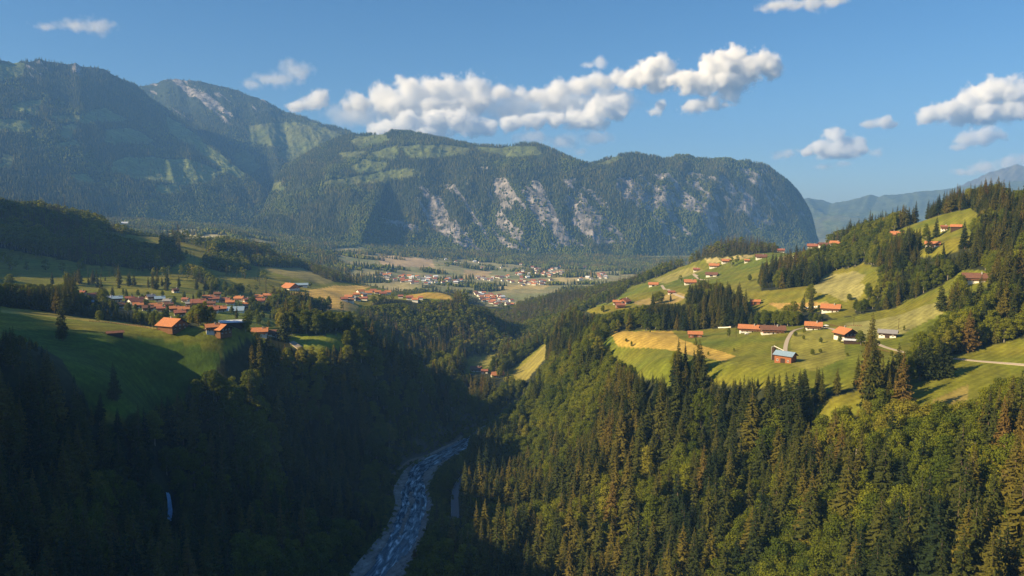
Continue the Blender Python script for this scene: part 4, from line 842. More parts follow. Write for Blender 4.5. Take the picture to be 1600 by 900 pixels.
for q in RD_[::2]: CLEAR.append((q[0], q[1], 9)); CLEAR.append((q[0] * .985, q[1] * .985, 8)); CLEAR.append((q[0] * .97, q[1] * .97, 7))
RW = ribbon('riverside_track', [(614,742),(630,730),(652,718),(680,708),(706,696),(722,682)], 3.2, M_PATH, lift=.5)
for q in RW[::2]: CLEAR.append((q[0] * .985, q[1] * .985, 7))
ribbon('village_road', [(470,546),(462,540),(455,534)], 7, M_GRAVEL)

# guard rail along the gorge road
def rail():
    e = bpy.data.objects.new('guard_rail', None); COL.objects.link(e); q0 = RD_[0]; e.location = tuple(q0)
    tag(e, 'steel guard rail along the river side of the grey gorge road', 'guard rail')
    C = RD_; T = np.gradient(C[:, :2], axis=0); T /= np.linalg.norm(T, axis=1)[:, None]; Nn = np.stack([-T[:, 1], T[:, 0]], -1); E = C.copy(); E[:, :2] += Nn * 3.4; E -= q0
    V, F = [], []
    for i, p in enumerate(E):
        V += [(p[0], p[1], p[2] + 1.1), (p[0], p[1], p[2] + 1.5), (p[0] + .08, p[1], p[2] + 1.5), (p[0] + .08, p[1], p[2] + 1.1)]
        if i: F += [tuple(4 * (i - 1) + a for a in (0, 1)) + tuple(4 * i + a for a in (1, 0)), tuple(4 * (i - 1) + a for a in (2, 3)) + tuple(4 * i + a for a in (3, 2)), tuple(4 * (i - 1) + a for a in (1, 2)) + tuple(4 * i + a for a in (2, 1))]
    o = bpy.data.objects.new('rail', raw_mesh('rail', V, F, [M_PALER])); COL.objects.link(o); o.parent = e
    pm = raw_mesh('post', *boxes([(-.08, .08, -.08, .08, 0, 1.3)]), [M_PALER])
    for p in E[::2]:
        o = bpy.data.objects.new('post', pm); COL.objects.link(o); o.parent = e; o.location = tuple(p)
rail()

# ------------------------------------------------------------------ farmyard things
M_CARW = simple('white_car_paint', (.75, .76, .78), .3, .03); M_CARD = simple('dark_blue_car_paint', (.03, .05, .10), .3, .05); M_TYRE = simple('rubber', (.02, .02, .02), .9, .1); M_WRAP = simple('white_bale_wrap', (.80, .82, .80), .35, .08)
def car(px, py, turn, mat, label):
    p = hit(px, py); e = bpy.data.objects.new('parked_car', None); COL.objects.link(e); e.location = (p[0], p[1], p[2] + .15); e.rotation_euler = (0, 0, R(turn)); tag(e, label, 'car', 'cars parked at the farms')
    prof = [(-2.1, .35), (-2.15, .85), (-1.6, .98), (-1.1, 1.45), (.6, 1.48), (1.25, 1.0), (2.05, .85), (2.15, .4)]
    V = [(x, s * (.85 if z < 1.1 else .68), z) for s in (-1, 1) for x, z in prof]; n_ = len(prof)
    F = [tuple(range(n_)), tuple(range(2 * n_ - 1, n_ - 1, -1))] + [(i + n_, (i + 1) % n_ + n_, (i + 1) % n_, i) for i in range(n_)]
    o = obj('body', raw_mesh('body', V, F, [mat]), e)
    V, F = boxes([(-1.25, .75, -.79, .79, 1.05, 1.36), (-1.0, .5, -.8, .8, 1.36, 1.40)]); obj('window_band', raw_mesh('window_band', V, F, [M_GLASS]), e)
    for x in (-1.35, 1.35):
        for y in (-.82, .82):
            V, F = [], []; k = 12
            for s in (-.12, .12):
                V += [(x + .34 * math.cos(a * 2 * math.pi / k), y + s, .34 + .34 * math.sin(a * 2 * math.pi / k)) for a in range(k)]
            F = [tuple(range(k)), tuple(range(2 * k - 1, k - 1, -1))] + [(a + k, (a + 1) % k + k, (a + 1) % k, a) for a in range(k)]
            obj('wheel', raw_mesh('wheel', V, F, [M_TYRE]), e)
    CLEAR.append((p[0], p[1], 5))
car(1287,512,20,M_CARD,'dark car parked at the farmhouse by the track bend'); car(1160,521,-15,M_CARW,'white car at the left of the long orange farmhouse'); car(1167,523,10,M_CARW,'white car parked in front of the long orange farmhouse'); car(1291,510,-30,M_CARW,'pale car beside the dark one near the lane')
car(372,512,5,M_CARW,'white car in front of the long pale roofed hall'); car(1474,362,0,M_CARW,'white car by the cottage near the top meadow')
def bale(px, py, k):
    p = hit(px, py); V, F = [], []; kk_ = 14
    for s, r in ((-.65, .55), (-.55, .68), (.55, .68), (.65, .55)): V += [(s, r * math.cos(a * 2 * math.pi / kk_), .66 + r * math.sin(a * 2 * math.pi / kk_)) for a in range(kk_)]
    for j in range(3): F += [(j * kk_ + a, j * kk_ + (a + 1) % kk_, (j + 1) * kk_ + (a + 1) % kk_, (j + 1) * kk_ + a) for a in range(kk_)]
    F += [tuple(range(kk_ - 1, -1, -1)), tuple(range(3 * kk_, 4 * kk_))]
    o = obj('hay_bale', raw_mesh('hay_bale', V, F, [M_WRAP], smooth=False)); o.location = tuple(p); o.scale = (1.5, 1.5, 1.5); o.rotation_euler = (0, 0, .3 * k)
    tag(o, 'white wrapped hay bale in the row left of the orange roofed farmhouse', 'hay bale', 'white wrapped hay bales')
for k in range(10): bale(1252 + k * 3.6, 483.5 - k * .35, k)
def fence(pts, label, wallish=False):
    C = catmull([hit(*q) for q in pts], 2.6); C[:, 2] = height(C[:, 0], C[:, 1]); e = bpy.data.objects.new('garden_wall' if wallish else 'field_fence', None); COL.objects.link(e); e.location = tuple(C[0]); tag(e, label, 'wall' if wallish else 'fence')
    E = C - C[0]; V, F = [], []
    for i, p in enumerate(E):
        for (a, b) in (((0, 1.2),) if wallish else ((.35, .5), (.85, 1.0))):
            V += [(p[0], p[1], p[2] + a), (p[0], p[1], p[2] + b), (p[0], p[1] + .2, p[2] + b), (p[0], p[1] + .2, p[2] + a)]
    m_ = 4 if wallish else 8
    for i in range(len(E) - 1):
        for s in range(0, m_, 4):
            a, b = i * m_ + s, (i + 1) * m_ + s
            F += [(a + k, b + k, b + (k + 1) % 4, a + (k + 1) % 4) for k in range(4)]
    o = bpy.data.objects.new('wall_face' if wallish else 'rail', raw_mesh('rail', V, F, [M_WHITE if wallish else M_TIMBER])); COL.objects.link(o); o.parent = e
    if not wallish:
        pm = raw_mesh('fence_post', *boxes([(-.09, .09, -.09, .09, -.3, 1.25)]), [M_TIMBER])
        for p in E: o = bpy.data.objects.new('post', pm); COL.objects.link(o); o.parent = e; o.location = tuple(p)
fence([(1296,508),(1310,511),(1330,510),(1346,510)], 'brown timber fence behind the lane next to the parked cars'); fence([(1122,513),(1132,512.5),(1142,512)], 'low white garden wall left of the long orange farmhouse', True)
fence([(1345,540),(1390,551),(1440,562),(1488,566)], 'timber fence on the near side of the pale lane'); fence([(140,503),(180,506),(230,513),(262,518)], 'timber fence along the top of the dark left meadow')
# silo tower and conveyor of the blue roofed barn
p = hit(1209, 562); bx_ = p
e = bpy.data.objects.new('silo_tower', None); COL.objects.link(e); e.location = tuple(p); tag(e, 'slim dark silo tower beside the blue roofed barn', 'silo')
V, F = [], []; tube(V, F, [(0, 0, -1), (0, 0, 9), (0, 0, 10)], [1.7, 1.7, .6], 14); obj('tank', raw_mesh('tank', V, F, [M_DARKT]), e)
V, F = boxes([(-2.0, -1.8, -.3, .3, 0, 10.5), (-1.9, .3, -.4, .4, 10.2, 10.6)]); obj('ladder', raw_mesh('ladder', V, F, [M_CONC]), e)
CLEAR.append((p[0], p[1], 9))
for s in (12, 24, 36, 50): CLEAR.append((p[0] * (1 - s / 640), p[1] * (1 - s / 640), 8))
q = hit(1224, 562); e = bpy.data.objects.new('conveyor', None); COL.objects.link(e); e.location = (p[0], p[1], p[2]); tag(e, 'white inclined conveyor from the silo tower down to the blue roof', 'conveyor')
dx, dy = q[0] - p[0], q[1] - p[1]; V = [(0, 0, 10.6), (0, 0, 11.2), (dx, dy, 7.6), (dx, dy, 8.2), (0, .6, 10.6), (0, .6, 11.2), (dx, dy + .6, 7.6), (dx, dy + .6, 8.2)]; F = [(0, 2, 3, 1), (4, 5, 7, 6), (1, 3, 7, 5), (0, 4, 6, 2), (0, 1, 5, 4), (2, 6, 7, 3)]
obj('chute', raw_mesh('chute', V, F, [M_FRAME]), e)
V, F = boxes([(dx * .5 - .1, dx * .5 + .1, dy * .5 + .2, dy * .5 + .4, 0, 9.2)]); obj('strut', raw_mesh('strut', V, F, [M_CONC]), e)
# poles
def pole(px, py, hgt, label):
    p = hit(px, py); e = bpy.data.objects.new('utility_pole', None); COL.objects.link(e); e.location = tuple(p); tag(e, label, 'pole', 'wooden poles in the fields')
    V, F = [], []; tube(V, F, [(0, 0, -1), (0, 0, hgt)], [.22, .14], 8); obj('mast', raw_mesh('mast', V, F, [M_DARKT]), e)
    V, F = boxes([(-.9, .9, -.08, .08, hgt - .8, hgt - .6), (-.8, -.7, -.05, .05, hgt - .6, hgt - .35), (.7, .8, -.05, .05, hgt - .6, hgt - .35)]); obj('crossarm', raw_mesh('crossarm', V, F, [M_DARKT]), e)
pole(1404, 514, 9, 'dark pole standing in the pale hillside field'); pole(1334, 508, 8, 'dark pole behind the orange gabled chalet'); pole(1150, 528, 7, 'dark pole in the meadow left of the parked white cars')

# ------------------------------------------------------------------ river
C = catmull(RIV, 2.0); C = C[(np.hypot(C[:, 0], C[:, 1]) > 330) & (np.hypot(C[:, 0], C[:, 1]) < 1150)]
T = np.gradient(C[:, :2], axis=0); T /= np.linalg.norm(T, axis=1)[:, None]; Nn = np.stack([T[:, 1], -T[:, 0]], -1)
for _ in range(6): Nn[1:-1] = (Nn[:-2] + 2 * Nn[1:-1] + Nn[2:]) / 4
AL = np.concatenate([[0], np.cumsum(np.hypot(*np.diff(C[:, :2], axis=0).T))])
def riv_half(i): d = math.hypot(C[i, 0], C[i, 1]); return 17 + max(0, min(6, (650 - d) * .05)) if d < 800 else max(9, 17 - (d - 800) * .04)
HWv = np.array([riv_half(i) for i in range(len(C))])
cols = 56; tt = np.linspace(-1, 1, cols)
XR = C[:, None, 0] + Nn[:, None, 0] * tt[None] * HWv[:, None]; YR = C[:, None, 1] + Nn[:, None, 1] * tt[None] * HWv[:, None]
along = AL[:, None] + 0 * tt[None]; across = tt[None] * HWv[:, None]
bars = fbm(along / 55 + 3, across / 11 + .5 * np.sin(along / 38) , 611, 4) - .5
stream = across - 8.0 * np.sin(along / 60 + 1.0) - 3 * np.sin(along / 23); braid = across + 9 * np.sin(along / 75 + 2.4)
bed = .95 + bars * 3.0 - 2.6 * np.exp(-(stream / 7.0) ** 4) - 2.2 * np.exp(-(braid / 4.5) ** 2) + 1.6 * np.abs(tt[None]) ** 5 + (fbm(along / 2.5, across / 2.5, 631, 3) - .5) * .7
ZR = C[:, None, 2] + bed
wet = np.clip(1 - bed / .9, 0, 1)
gn = fbm(XR / 6, YR / 6, 641, 4)
cR = np.array((.27, .25, .23))[None, None] * (.55 + .9 * gn[..., None]) * (1 - .5 * wet[..., None])
o = obj('river_bed', grid_mesh('river_bed', XR, YR, ZR, col=cR), mat=ground_material('river_gravel', .35)); tag(o, kind='structure')
if o.data.polygons[100].normal.z < 0: o.data.flip_normals()
M_WATER, t, b = newmat('rushing_water'); b.inputs['Base Color'].default_value = (.03, .09, .14, 1); b.inputs['Roughness'].default_value = .22; b.inputs['Specular IOR Level'].default_value = .5
au = N(t, 'ShaderNodeAttribute', attribute_name='down'); av = N(t, 'ShaderNodeAttribute', attribute_name='side'); cx_ = N(t, 'ShaderNodeCombineXYZ'); t.links.new(au.outputs['Fac'], cx_.inputs[0]); t.links.new(av.outputs['Fac'], cx_.inputs[1])
n1 = N(t, 'ShaderNodeTexNoise', Scale=1.0, Detail=5.0, Roughness=.6, Distortion=.5); t.links.new(cx_.outputs[0], n1.inputs['Vector'])
rr = ramp(t, [(.35, (.02, .06, .10)), (.50, (.05, .11, .16)), (.57, (.22, .32, .38)), (.64, (.70, .76, .80))]); t.links.new(n1.outputs[0], rr.inputs[0]); t.links.new(rr.outputs[0], b.inputs['Base Color'])
rf_ = N(t, 'ShaderNodeMapRange'); rf_.inputs['From Min'].default_value = .45; rf_.inputs['From Max'].default_value = .6; rf_.inputs['To Min'].default_value = .15; rf_.inputs['To Max'].default_value = .8; t.links.new(n1.outputs[0], rf_.inputs[0]); t.links.new(rf_.outputs[0], b.inputs['Roughness'])
bp = N(t, 'ShaderNodeBump', Strength=.8, Distance=.6); t.links.new(n1.outputs[0], bp.inputs['Height']); t.links.new(bp.outputs[0], b.inputs['Normal'])
cw = np.linspace(-1, 1, 30); XW = C[:, None, 0] + Nn[:, None, 0] * cw[None] * HWv[:, None] * .97; YW = C[:, None, 1] + Nn[:, None, 1] * cw[None] * HWv[:, None] * .97
ZW = C[:, None, 2] + .25 + (fbm(XW / 3, YW / 3, 651, 3) - .5) * .25
o = obj('river_water', grid_mesh('river_water', XW, YW, ZW, {'down': (AL[:, None] + 0 * cw[None]) / 16.0, 'side': cw[None] * HWv[:, None] / 3.4}), mat=M_WATER); tag(o, kind='structure')
if o.data.polygons[100].normal.z < 0: o.data.flip_normals()
# boulders
M_ROCK = simple('river_rock', (.30, .28, .26), .9, .25, 1.5, bump=.1)
rk_ = []
for i in range(3):
    bm = bmesh.new(); bmesh.ops.create_icosphere(bm, subdivisions=2, radius=1); rd = random.Random(i)
    for v in bm.verts: s = rd.uniform(.75, 1.15); v.co = (v.co.x * s * 1.2, v.co.y * s, v.co.z * s * .7)
    me = bpy.data.meshes.new('boulder_%d' % i); bm.to_mesh(me); bm.free(); me.materials.append(M_ROCK); rk_.append(me)
nb_ = 2600; ii = RNG.integers(0, len(C), nb_); jj = RNG.integers(0, cols, nb_)
instancer('river_boulders', np.stack([XR[ii, jj], YR[ii, jj], ZR[ii, jj]], -1), rk_, RNG.integers(0, 3, nb_), RNG.uniform(0, 6.28, nb_), .25 + RNG.random(nb_) ** 3 * 1.5, RNG.random(nb_), 'grey boulders strewn along the river bed')
# shrubs on the banks
bs_ = []
for i in range(3):
    (v, f), _q = broadleaf(90 + i, H=3.2, Rm=2.2, clumps=9, leaves=26, ls=.7, bottom=.05); bs_.append(raw_mesh('bank_bush_%d' % i, v, f, [M_LEAF]))
nb_ = 5200; ii = RNG.integers(0, len(C), nb_); sd_ = RNG.choice((-1, 1), nb_); off = HWv[ii] * .93 + np.abs(RNG.normal(0, 11, nb_))
bx2 = C[ii, 0] + Nn[ii, 0] * off * sd_; by2 = C[ii, 1] + Nn[ii, 1] * off * sd_; okb = RDall(bx2[None], by2[None])[0] > HWv[ii] * .9
for qq in list(RD_[::2]) + list(RW[::2]): okb &= (bx2 - qq[0]) ** 2 + (by2 - qq[1]) ** 2 > 20
ii = ii[okb]; bx2 = bx2[okb]; by2 = by2[okb]
instancer('bank_shrubs', np.stack([bx2, by2, height(bx2, by2) + .1], -1), bs_, RNG.integers(0, 3, len(bx2)), RNG.uniform(0, 6.28, len(bx2)), RNG.uniform(.5, 1.5, len(bx2)), RNG.uniform(.0, .7, len(bx2)), 'low shrubs lining both river banks')
# field margin bushes are part of the woods; little waterfall in the shaded slope
wf = [hit(261, 772), hit(263, 785), hit(264, 800), hit(263, 815)]
wf = [np.array((q[0], q[1], q[2] + 1.0)) for q in wf]
V, F = [], []
for i, q in enumerate(wf):
    for k in range(5): V.append((q[0] + (k - 2) * .8 + .3 * math.sin(i * 2 + k), q[1] - .2 * (2 - abs(k - 2)), q[2] + .3 * math.cos(k + i)))
F = [(i * 5 + k, i * 5 + k + 1, i * 5 + 6 + k, i * 5 + 5 + k) for i in range(len(wf) - 1) for k in range(4)]
n0 = len(V); V += [(x, y + 1.5, z - 1.5) for x, y, z in V]; F += [tuple(n0 + i for i in f[::-1]) for f in F]
o = obj('waterfall', raw_mesh('waterfall', V, F, [simple('falling_water', (.35, .55, .80), .3, .2, .8)], smooth=True)); tag(o, kind='structure')
for q in wf:
    for s in (0, 8, 16, 26, 36): CLEAR.append((q[0] * (1 - s / 560), q[1] * (1 - s / 560), 5))
print('buildings', round(time.time() - T0, 1))
for (cx, cy, cr) in CLEAR:
    m = (TX - cx) ** 2 + (TY - cy) ** 2 > cr * cr; TX, TY, TZ, D = TX[m], TY[m], TZ[m], D[m]
if True: HS = None
spn = fbm(TX / 70, TY / 70, 301, 4) + RNG.uniform(-.13, .13, TX.size)
tpx, tpy = proj(TX, TY, TZ)
bias = np.zeros(TX.size); bias[(tpy < 520) & (tpx < 500)] += .05; bias[inpoly(tpx, tpy, [(1250, 640), (1450, 640), (1420, 740), (1250, 730)])] += .10
bias[inpoly(tpx, tpy, [(760, 600), (900, 480), (960, 480), (960, 560), (850, 620)])] += .06
bias[RDall(TX, TY) < 50] += .25
bias[(D > 1500) & (D < 2400) & (tpx < 560)] += .06
ISB = (spn + bias) > .575
HS = np.where(ISB, RNG.uniform(.72, 1.12, TX.size), RNG.uniform(.55, 1.22, TX.size) * RNG.uniform(.8, 1.05, TX.size))
HS = np.where(RDall(TX, TY) < 34, HS * .5, HS)
HS *= np.where(D < 620, np.where(ISB, 1.28, 1.5), np.where(D < 850, 1.18, np.where(D < 1300, 1.08, np.where((tpx < 560) & (D < 2400), RNG.uniform(.75, 1.15, D.size) * np.where(tpy < 402, 1.5, 1), .92))))
HS *= np.where(inpoly(tpx, tpy, [(330, 520), (800, 520), (800, 640), (600, 600), (330, 600)]), 1.12, 1)
HS *= np.where(forest_at(TX + 9, TY) * forest_at(TX - 9, TY) < .5, .85, 1)
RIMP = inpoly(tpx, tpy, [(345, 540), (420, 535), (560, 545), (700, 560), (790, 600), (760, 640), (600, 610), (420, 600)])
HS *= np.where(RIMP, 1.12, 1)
TONE = np.clip(fbm(TX / 45, TY / 45, 401, 3) * 1.0 - .12 + .22 * RIMP + RNG.normal(0, .2, TX.size), 0, 1)  # rim trees toned lighter, sunlight put into their leaf colour
if True:  # single trees in the meadows: (px, py, broadleaf?, scale, tone)
    SOLO = [(98,532,0,1.0,.1),(179,628,0,.95,.1),(155,503,1,.5,.5),(936,560,1,1.15,.85),(926,552,1,1.0,.8),(948,563,1,.8,.7),(1056,585,1,.9,.7),(1062,592,0,1.05,.5),(1090,596,0,.95,.5),(1266,472,1,1.0,.5),(1240,500,1,.9,.6),(1229,499,1,.8,.7),
      (1082,453,1,.35,.4),(1063,442,1,.7,.4),(1143,418,1,1.0,.2),(1152,414,1,.9,.3),(1171,440,1,.5,.3),(1138,527,1,.4,.4),(1402,612,0,1.15,.35),(1365,615,0,1.05,.4),(1340,606,0,.8,.4),(1420,600,1,.9,.4),(1437,596,0,1.0,.1),(1452,592,0,1.05,.1),(1465,592,0,1.0,.1),(1478,590,0,.95,.1),
      (1472,486,0,.9,.2),(1490,500,0,1.0,.2),(942,488,1,.5,.4),(313,508,1,.8,.5),(330,508,1,.9,.4),(322,506,1,.9,.6),(386,512,1,.9,.2),(405,508,1,.6,.2),(280,507,1,.5,.4),(420,512,1,.4,.4),(384,519,1,.7,.4),(455,524,1,.9,.5),(447,520,1,1.0,.7),(441,505,1,1.2,.5),(485,450,1,.6,.4),(534,484,1,.7,.5),(180,372,0,1.1,.1),(215,363,1,.7,.2),(271,383,1,1.1,.2),(262,384,0,.9,.2),(325,422,1,.6,.3),(367,422,1,1.3,.2),(355,424,1,1.1,.3),(292,401,1,.6,.3),
      (1186,445,1,.4,.3),(1160,404,1,.4,.3),(1125,408,1,.4,.4),(1048,470,0,.5,.3),(1310,405,1,.7,.4),(1318,400,0,.9,.4),(1447,378,1,1.0,.3),(1452,396,0,1.0,.2),(1462,372,0,.9,.2),(1408,378,1,.9,.3),(1020,487,0,.9,.3),(1345,540,1,.6,.3),(1312,536,1,.35,.2),(1500,452,1,.7,.3),(1550,448,1,.9,.3),(1280,488,1,.35,.3),(1327,470,1,.4,.3),
      (650,455,1,.8,.4),(700,454,1,.8,.4),(780,590,1,.9,.6),(800,605,1,.8,.6),(793,602,0,.8,.5),(770,598,1,.6,.6)]
    rv = random.Random(9)
    for _ in range(400):
        a_, b_ = rv.uniform(125, 430), rv.uniform(462, 500)
        q_ = hit(a_, b_)
        if math.hypot(q_[0], q_[1]) > 850 and all(math.hypot(q_[0] - c_[0], q_[1] - c_[1]) > c_[2] + 1 for c_ in CLEAR) and sum(1 for s_ in SOLO if abs(s_[0] - a_) < 5 and abs(s_[1] - b_) < 2.5) == 0 and len(SOLO) < 150: SOLO.append((a_, b_, int(rv.random() < .75), rv.uniform(.3, .6), rv.uniform(.1, .5)))
    for _ in range(26):
        SOLO.append((rv.uniform(960, 1500), rv.uniform(500, 560), 1, rv.uniform(.12, .28), rv.uniform(.2, .7)))
    sx = []; 
    for (a, b, br, s, tn) in SOLO:
        p = hit(a, b); sx.append((p[0], p[1], p[2], br, s, tn))
    sx = np.array(sx); ns = len(sx)
    TX = np.concatenate([TX, sx[:, 0]]); TY = np.concatenate([TY, sx[:, 1]]); TZ = np.concatenate([TZ, sx[:, 2]]); ISB = np.concatenate([ISB, sx[:, 3] > .5]); HS = np.concatenate([HS, sx[:, 4]]); TONE = np.concatenate([TONE, sx[:, 5]])
    D = np.hypot(TX, TY); SOLOI = np.arange(len(TX)) >= len(TX) - ns
# growth stays low in front of what the place shows over the tree tops
tpx, tpy = proj(TX, TY, TZ); cw_ = 5.0 / D * 1200
for (kx, ky, kd, kw) in KEEP:
    m = (D < kd - 8) & (np.abs(tpx - kx) < kw + cw_ * .8) & (tpy > ky - 6) & ~SOLOI
    if not m.any(): continue
    ht = np.where(ISB, 20.0, 29.0); lim = np.maximum((tpy - ky) / 1200 * D / 1.02, 0) / ht
    HS = np.where(m, np.minimum(HS, lim), HS)
okh = (HS > .22) | SOLOI
TX, TY, TZ, D, ISB, HS, TONE, SOLOI = TX[okh], TY[okh], TZ[okh], D[okh], ISB[okh], HS[okh], TONE[okh], SOLOI[okh]
ROT = RNG.uniform(0, 6.283, TX.size)
WID = RNG.uniform(.95, 1.4, TX.size)
tpx, tpy = proj(TX, TY, TZ)
topx, topy = proj(TX, TY, TZ + HS * np.where(ISB, 19, 28) * .8)
inview = (topx > 0) & (topx < 1600) & (topy < 896) & (topy > 0) & ~hidden(TX, TY, TZ + HS * np.where(ISB, 16, 24), 0)
size = HS * np.where(ISB, 20, 29) / D
NEAR = D < 1350
VAR = RNG.integers(0, 5, TX.size)
pick = np.zeros(TX.size, bool)
for br in (False, True):
    idx = np.where((ISB == br) & inview & NEAR)[0]
    # crowns others stand in front of show little: the largest that rise clear count first
    order = idx[np.argsort(-(size[idx] + np.where(SOLOI[idx], .02, 0)))][:300]
    pick[order] = True
print('trees', len(TX), 'picked', pick.sum(), round(time.time() - T0, 1))
# landmarks to tell the trees by
MARKS = [((640,760),'the gravel river'),((600,870),'the gravel river bend'),((715,770),'the grey gorge road'),((1225,555),'the blue roofed barn'),((1385,522),'the grey roofed hay barn'),((1322,522),'the orange gabled chalet'),((1205,518),'the red shuttered farmhouse'),((1170,512),'the long orange roof farmhouse'),((1270,510),'the farmhouse by the track bend'),((1085,524),'the small orange barn'),((1000,530),'the golden mown meadow'),((1540,570),'the pale lane'),((1490,625),'the shaded pasture'),((1525,435),'the big balcony chalet'),((1298,480),'the farm with white bales'),((1455,380),'the high orange roof barn'),((100,520),'the dark left meadow'),((200,640),'the foot of the dark meadow'),((270,510),'the broad orange chalet'),((340,515),'the twin roof chalet'),((365,503),'the long grey barn'),((180,522),'the low dark shed'),((265,790),'the narrow blue waterfall'),((500,530),'the bright green shelf meadow'),((780,585),'the gorge hamlet'),((840,560),'the sunny gorge meadow'),((310,475),'the tall red village house'),((600,460),'the terrace hamlet'),
  ((1300,880),'the lower edge of the sunny slope'),((1550,880),'the lower right corner'),((1000,880),'the lower foot of the right bank'),((60,880),'the lower left corner'),((300,880),'the lower edge of the shaded slope'),((1550,760),'the right edge of the sunny slope'),((1000,700),'the middle of the sunny slope'),((1150,640),'the rim of the sunny slope'),((1250,740),'the broadleaf hollow'),((850,650),'the shoulder above the gorge'),((400,680),'the middle of the shaded slope'),((600,600),'the sunlit rim of the shaded slope')]
def tone_word(t, br):
    if br: return ('deep green', 'mid green', 'fresh green', 'yellow green')[min(3, int(t * 4))]
    return ('blackish green', 'dark green', 'olive green', 'rusty brown')[min(3, int(t * 4))]
def tree_label(i):
    a, b = topx[i], topy[i]; dd = [math.hypot(a - m[0][0], (b - m[0][1])) for m in MARKS]; j = int(np.argmin(dd)); (mx_, my_), nm = MARKS[j]
    dx, dy = a - mx_, b - my_
    rel = ('right of' if dx > 0 else 'left of') if abs(dx) > abs(dy) else ('below' if dy > 0 else 'above')
    far = 'just' if dd[j] < 28 else ('some way' if dd[j] < 70 else 'well')
    h = HS[i] / 1.1; hw = 'low' if h < .7 else ('middling' if h < .85 else ('tall' if h < 1.05 else 'towering'))
    ww = 'slender' if WID[i] < 1.08 else ('full' if WID[i] < 1.25 else 'broad')
    l_ = '%s %s %s %s %s %s %s' % (hw, ww, tone_word(TONE[i], ISB[i]), 'broadleaf' if ISB[i] else 'spruce', far, rel, nm)
    return l_ if len(l_.split()) < 16 else l_.replace(' ' + far + ' ', ' ')
labs = {}
for i in np.where(pick)[0]: labs.setdefault(tree_label(i), []).append(i)
def relabel(l, idx):
    if len(idx) == 1: return {idx[0]: l}
    idx = sorted(idx, key=lambda i: topx[i]); n_ = len(idx)
    if n_ == 2: wds = ['leftmost', 'rightmost']
    elif n_ == 3: wds = ['leftmost', 'middle', 'rightmost']
    else: return {i: l for i in idx}
    return {i: w_ + ' ' + l for i, w_ in zip(idx, wds)}
LAB = {}
for l, idx in labs.items(): LAB.update(relabel(l, idx))
for i in np.where(pick)[0]:
    i = int(i); br = bool(ISB[i]); P_ = BL if br else SP; c, t, j = P_[VAR[i]]
    s = float(HS[i]); e = bpy.data.objects.new('broadleaf_tree' if br else 'spruce_tree', None); COL.objects.link(e)
    e.location = (float(TX[i]), float(TY[i]), float(TZ[i])); e.rotation_euler = (0, 0, float(ROT[i])); e.scale = (s * float(WID[i]), s * float(WID[i]), s); e.empty_display_size = .5
    tag(e, LAB[i], 'tree', 'broadleaf trees of the valley' if br else 'spruce trees of the valley')
    for nm, me in (('trunk', t), ('crown', c)):
        o = bpy.data.objects.new(nm, me); COL.objects.link(o); o.parent = e
        if nm == 'crown': o['tone'] = float(TONE[i])
def mass(name, sel, meshes, nv, label):
    if sel.sum() == 0: return
    instancer(name, np.stack([TX[sel], TY[sel], TZ[sel]], -1), meshes, VAR[sel] % nv, ROT[sel], HS[sel], TONE[sel], label, WID[sel])
rest = ~pick
mass('spruce_forest', rest & NEAR & ~ISB, [p[2] for p in SP], 5, 'dense spruce forest covering the gorge slopes')
mass('broadleaf_forest', rest & NEAR & ISB, [p[2] for p in BL], 5, 'rounded broadleaf woods mixed into the gorge slopes')
MID = ~NEAR & (D < 2500); FARM = ~NEAR & (D >= 2500)
mass('valley_spruce_woods', MID & ~ISB, [p[2] for p in SPM], 3, 'spruce woods on the middle hills of the valley')
mass('valley_broadleaf_woods', MID & ISB, [p[2] for p in BLM], 3, 'broadleaf copses on the middle hills of the valley')
mass('far_spruce_woods', FARM & ~ISB, FARS, 4, 'far spruce woods on the valley floor')
mass('far_broadleaf_woods', FARM & ISB, FARB, 3, 'far broadleaf copses on the valley floor')
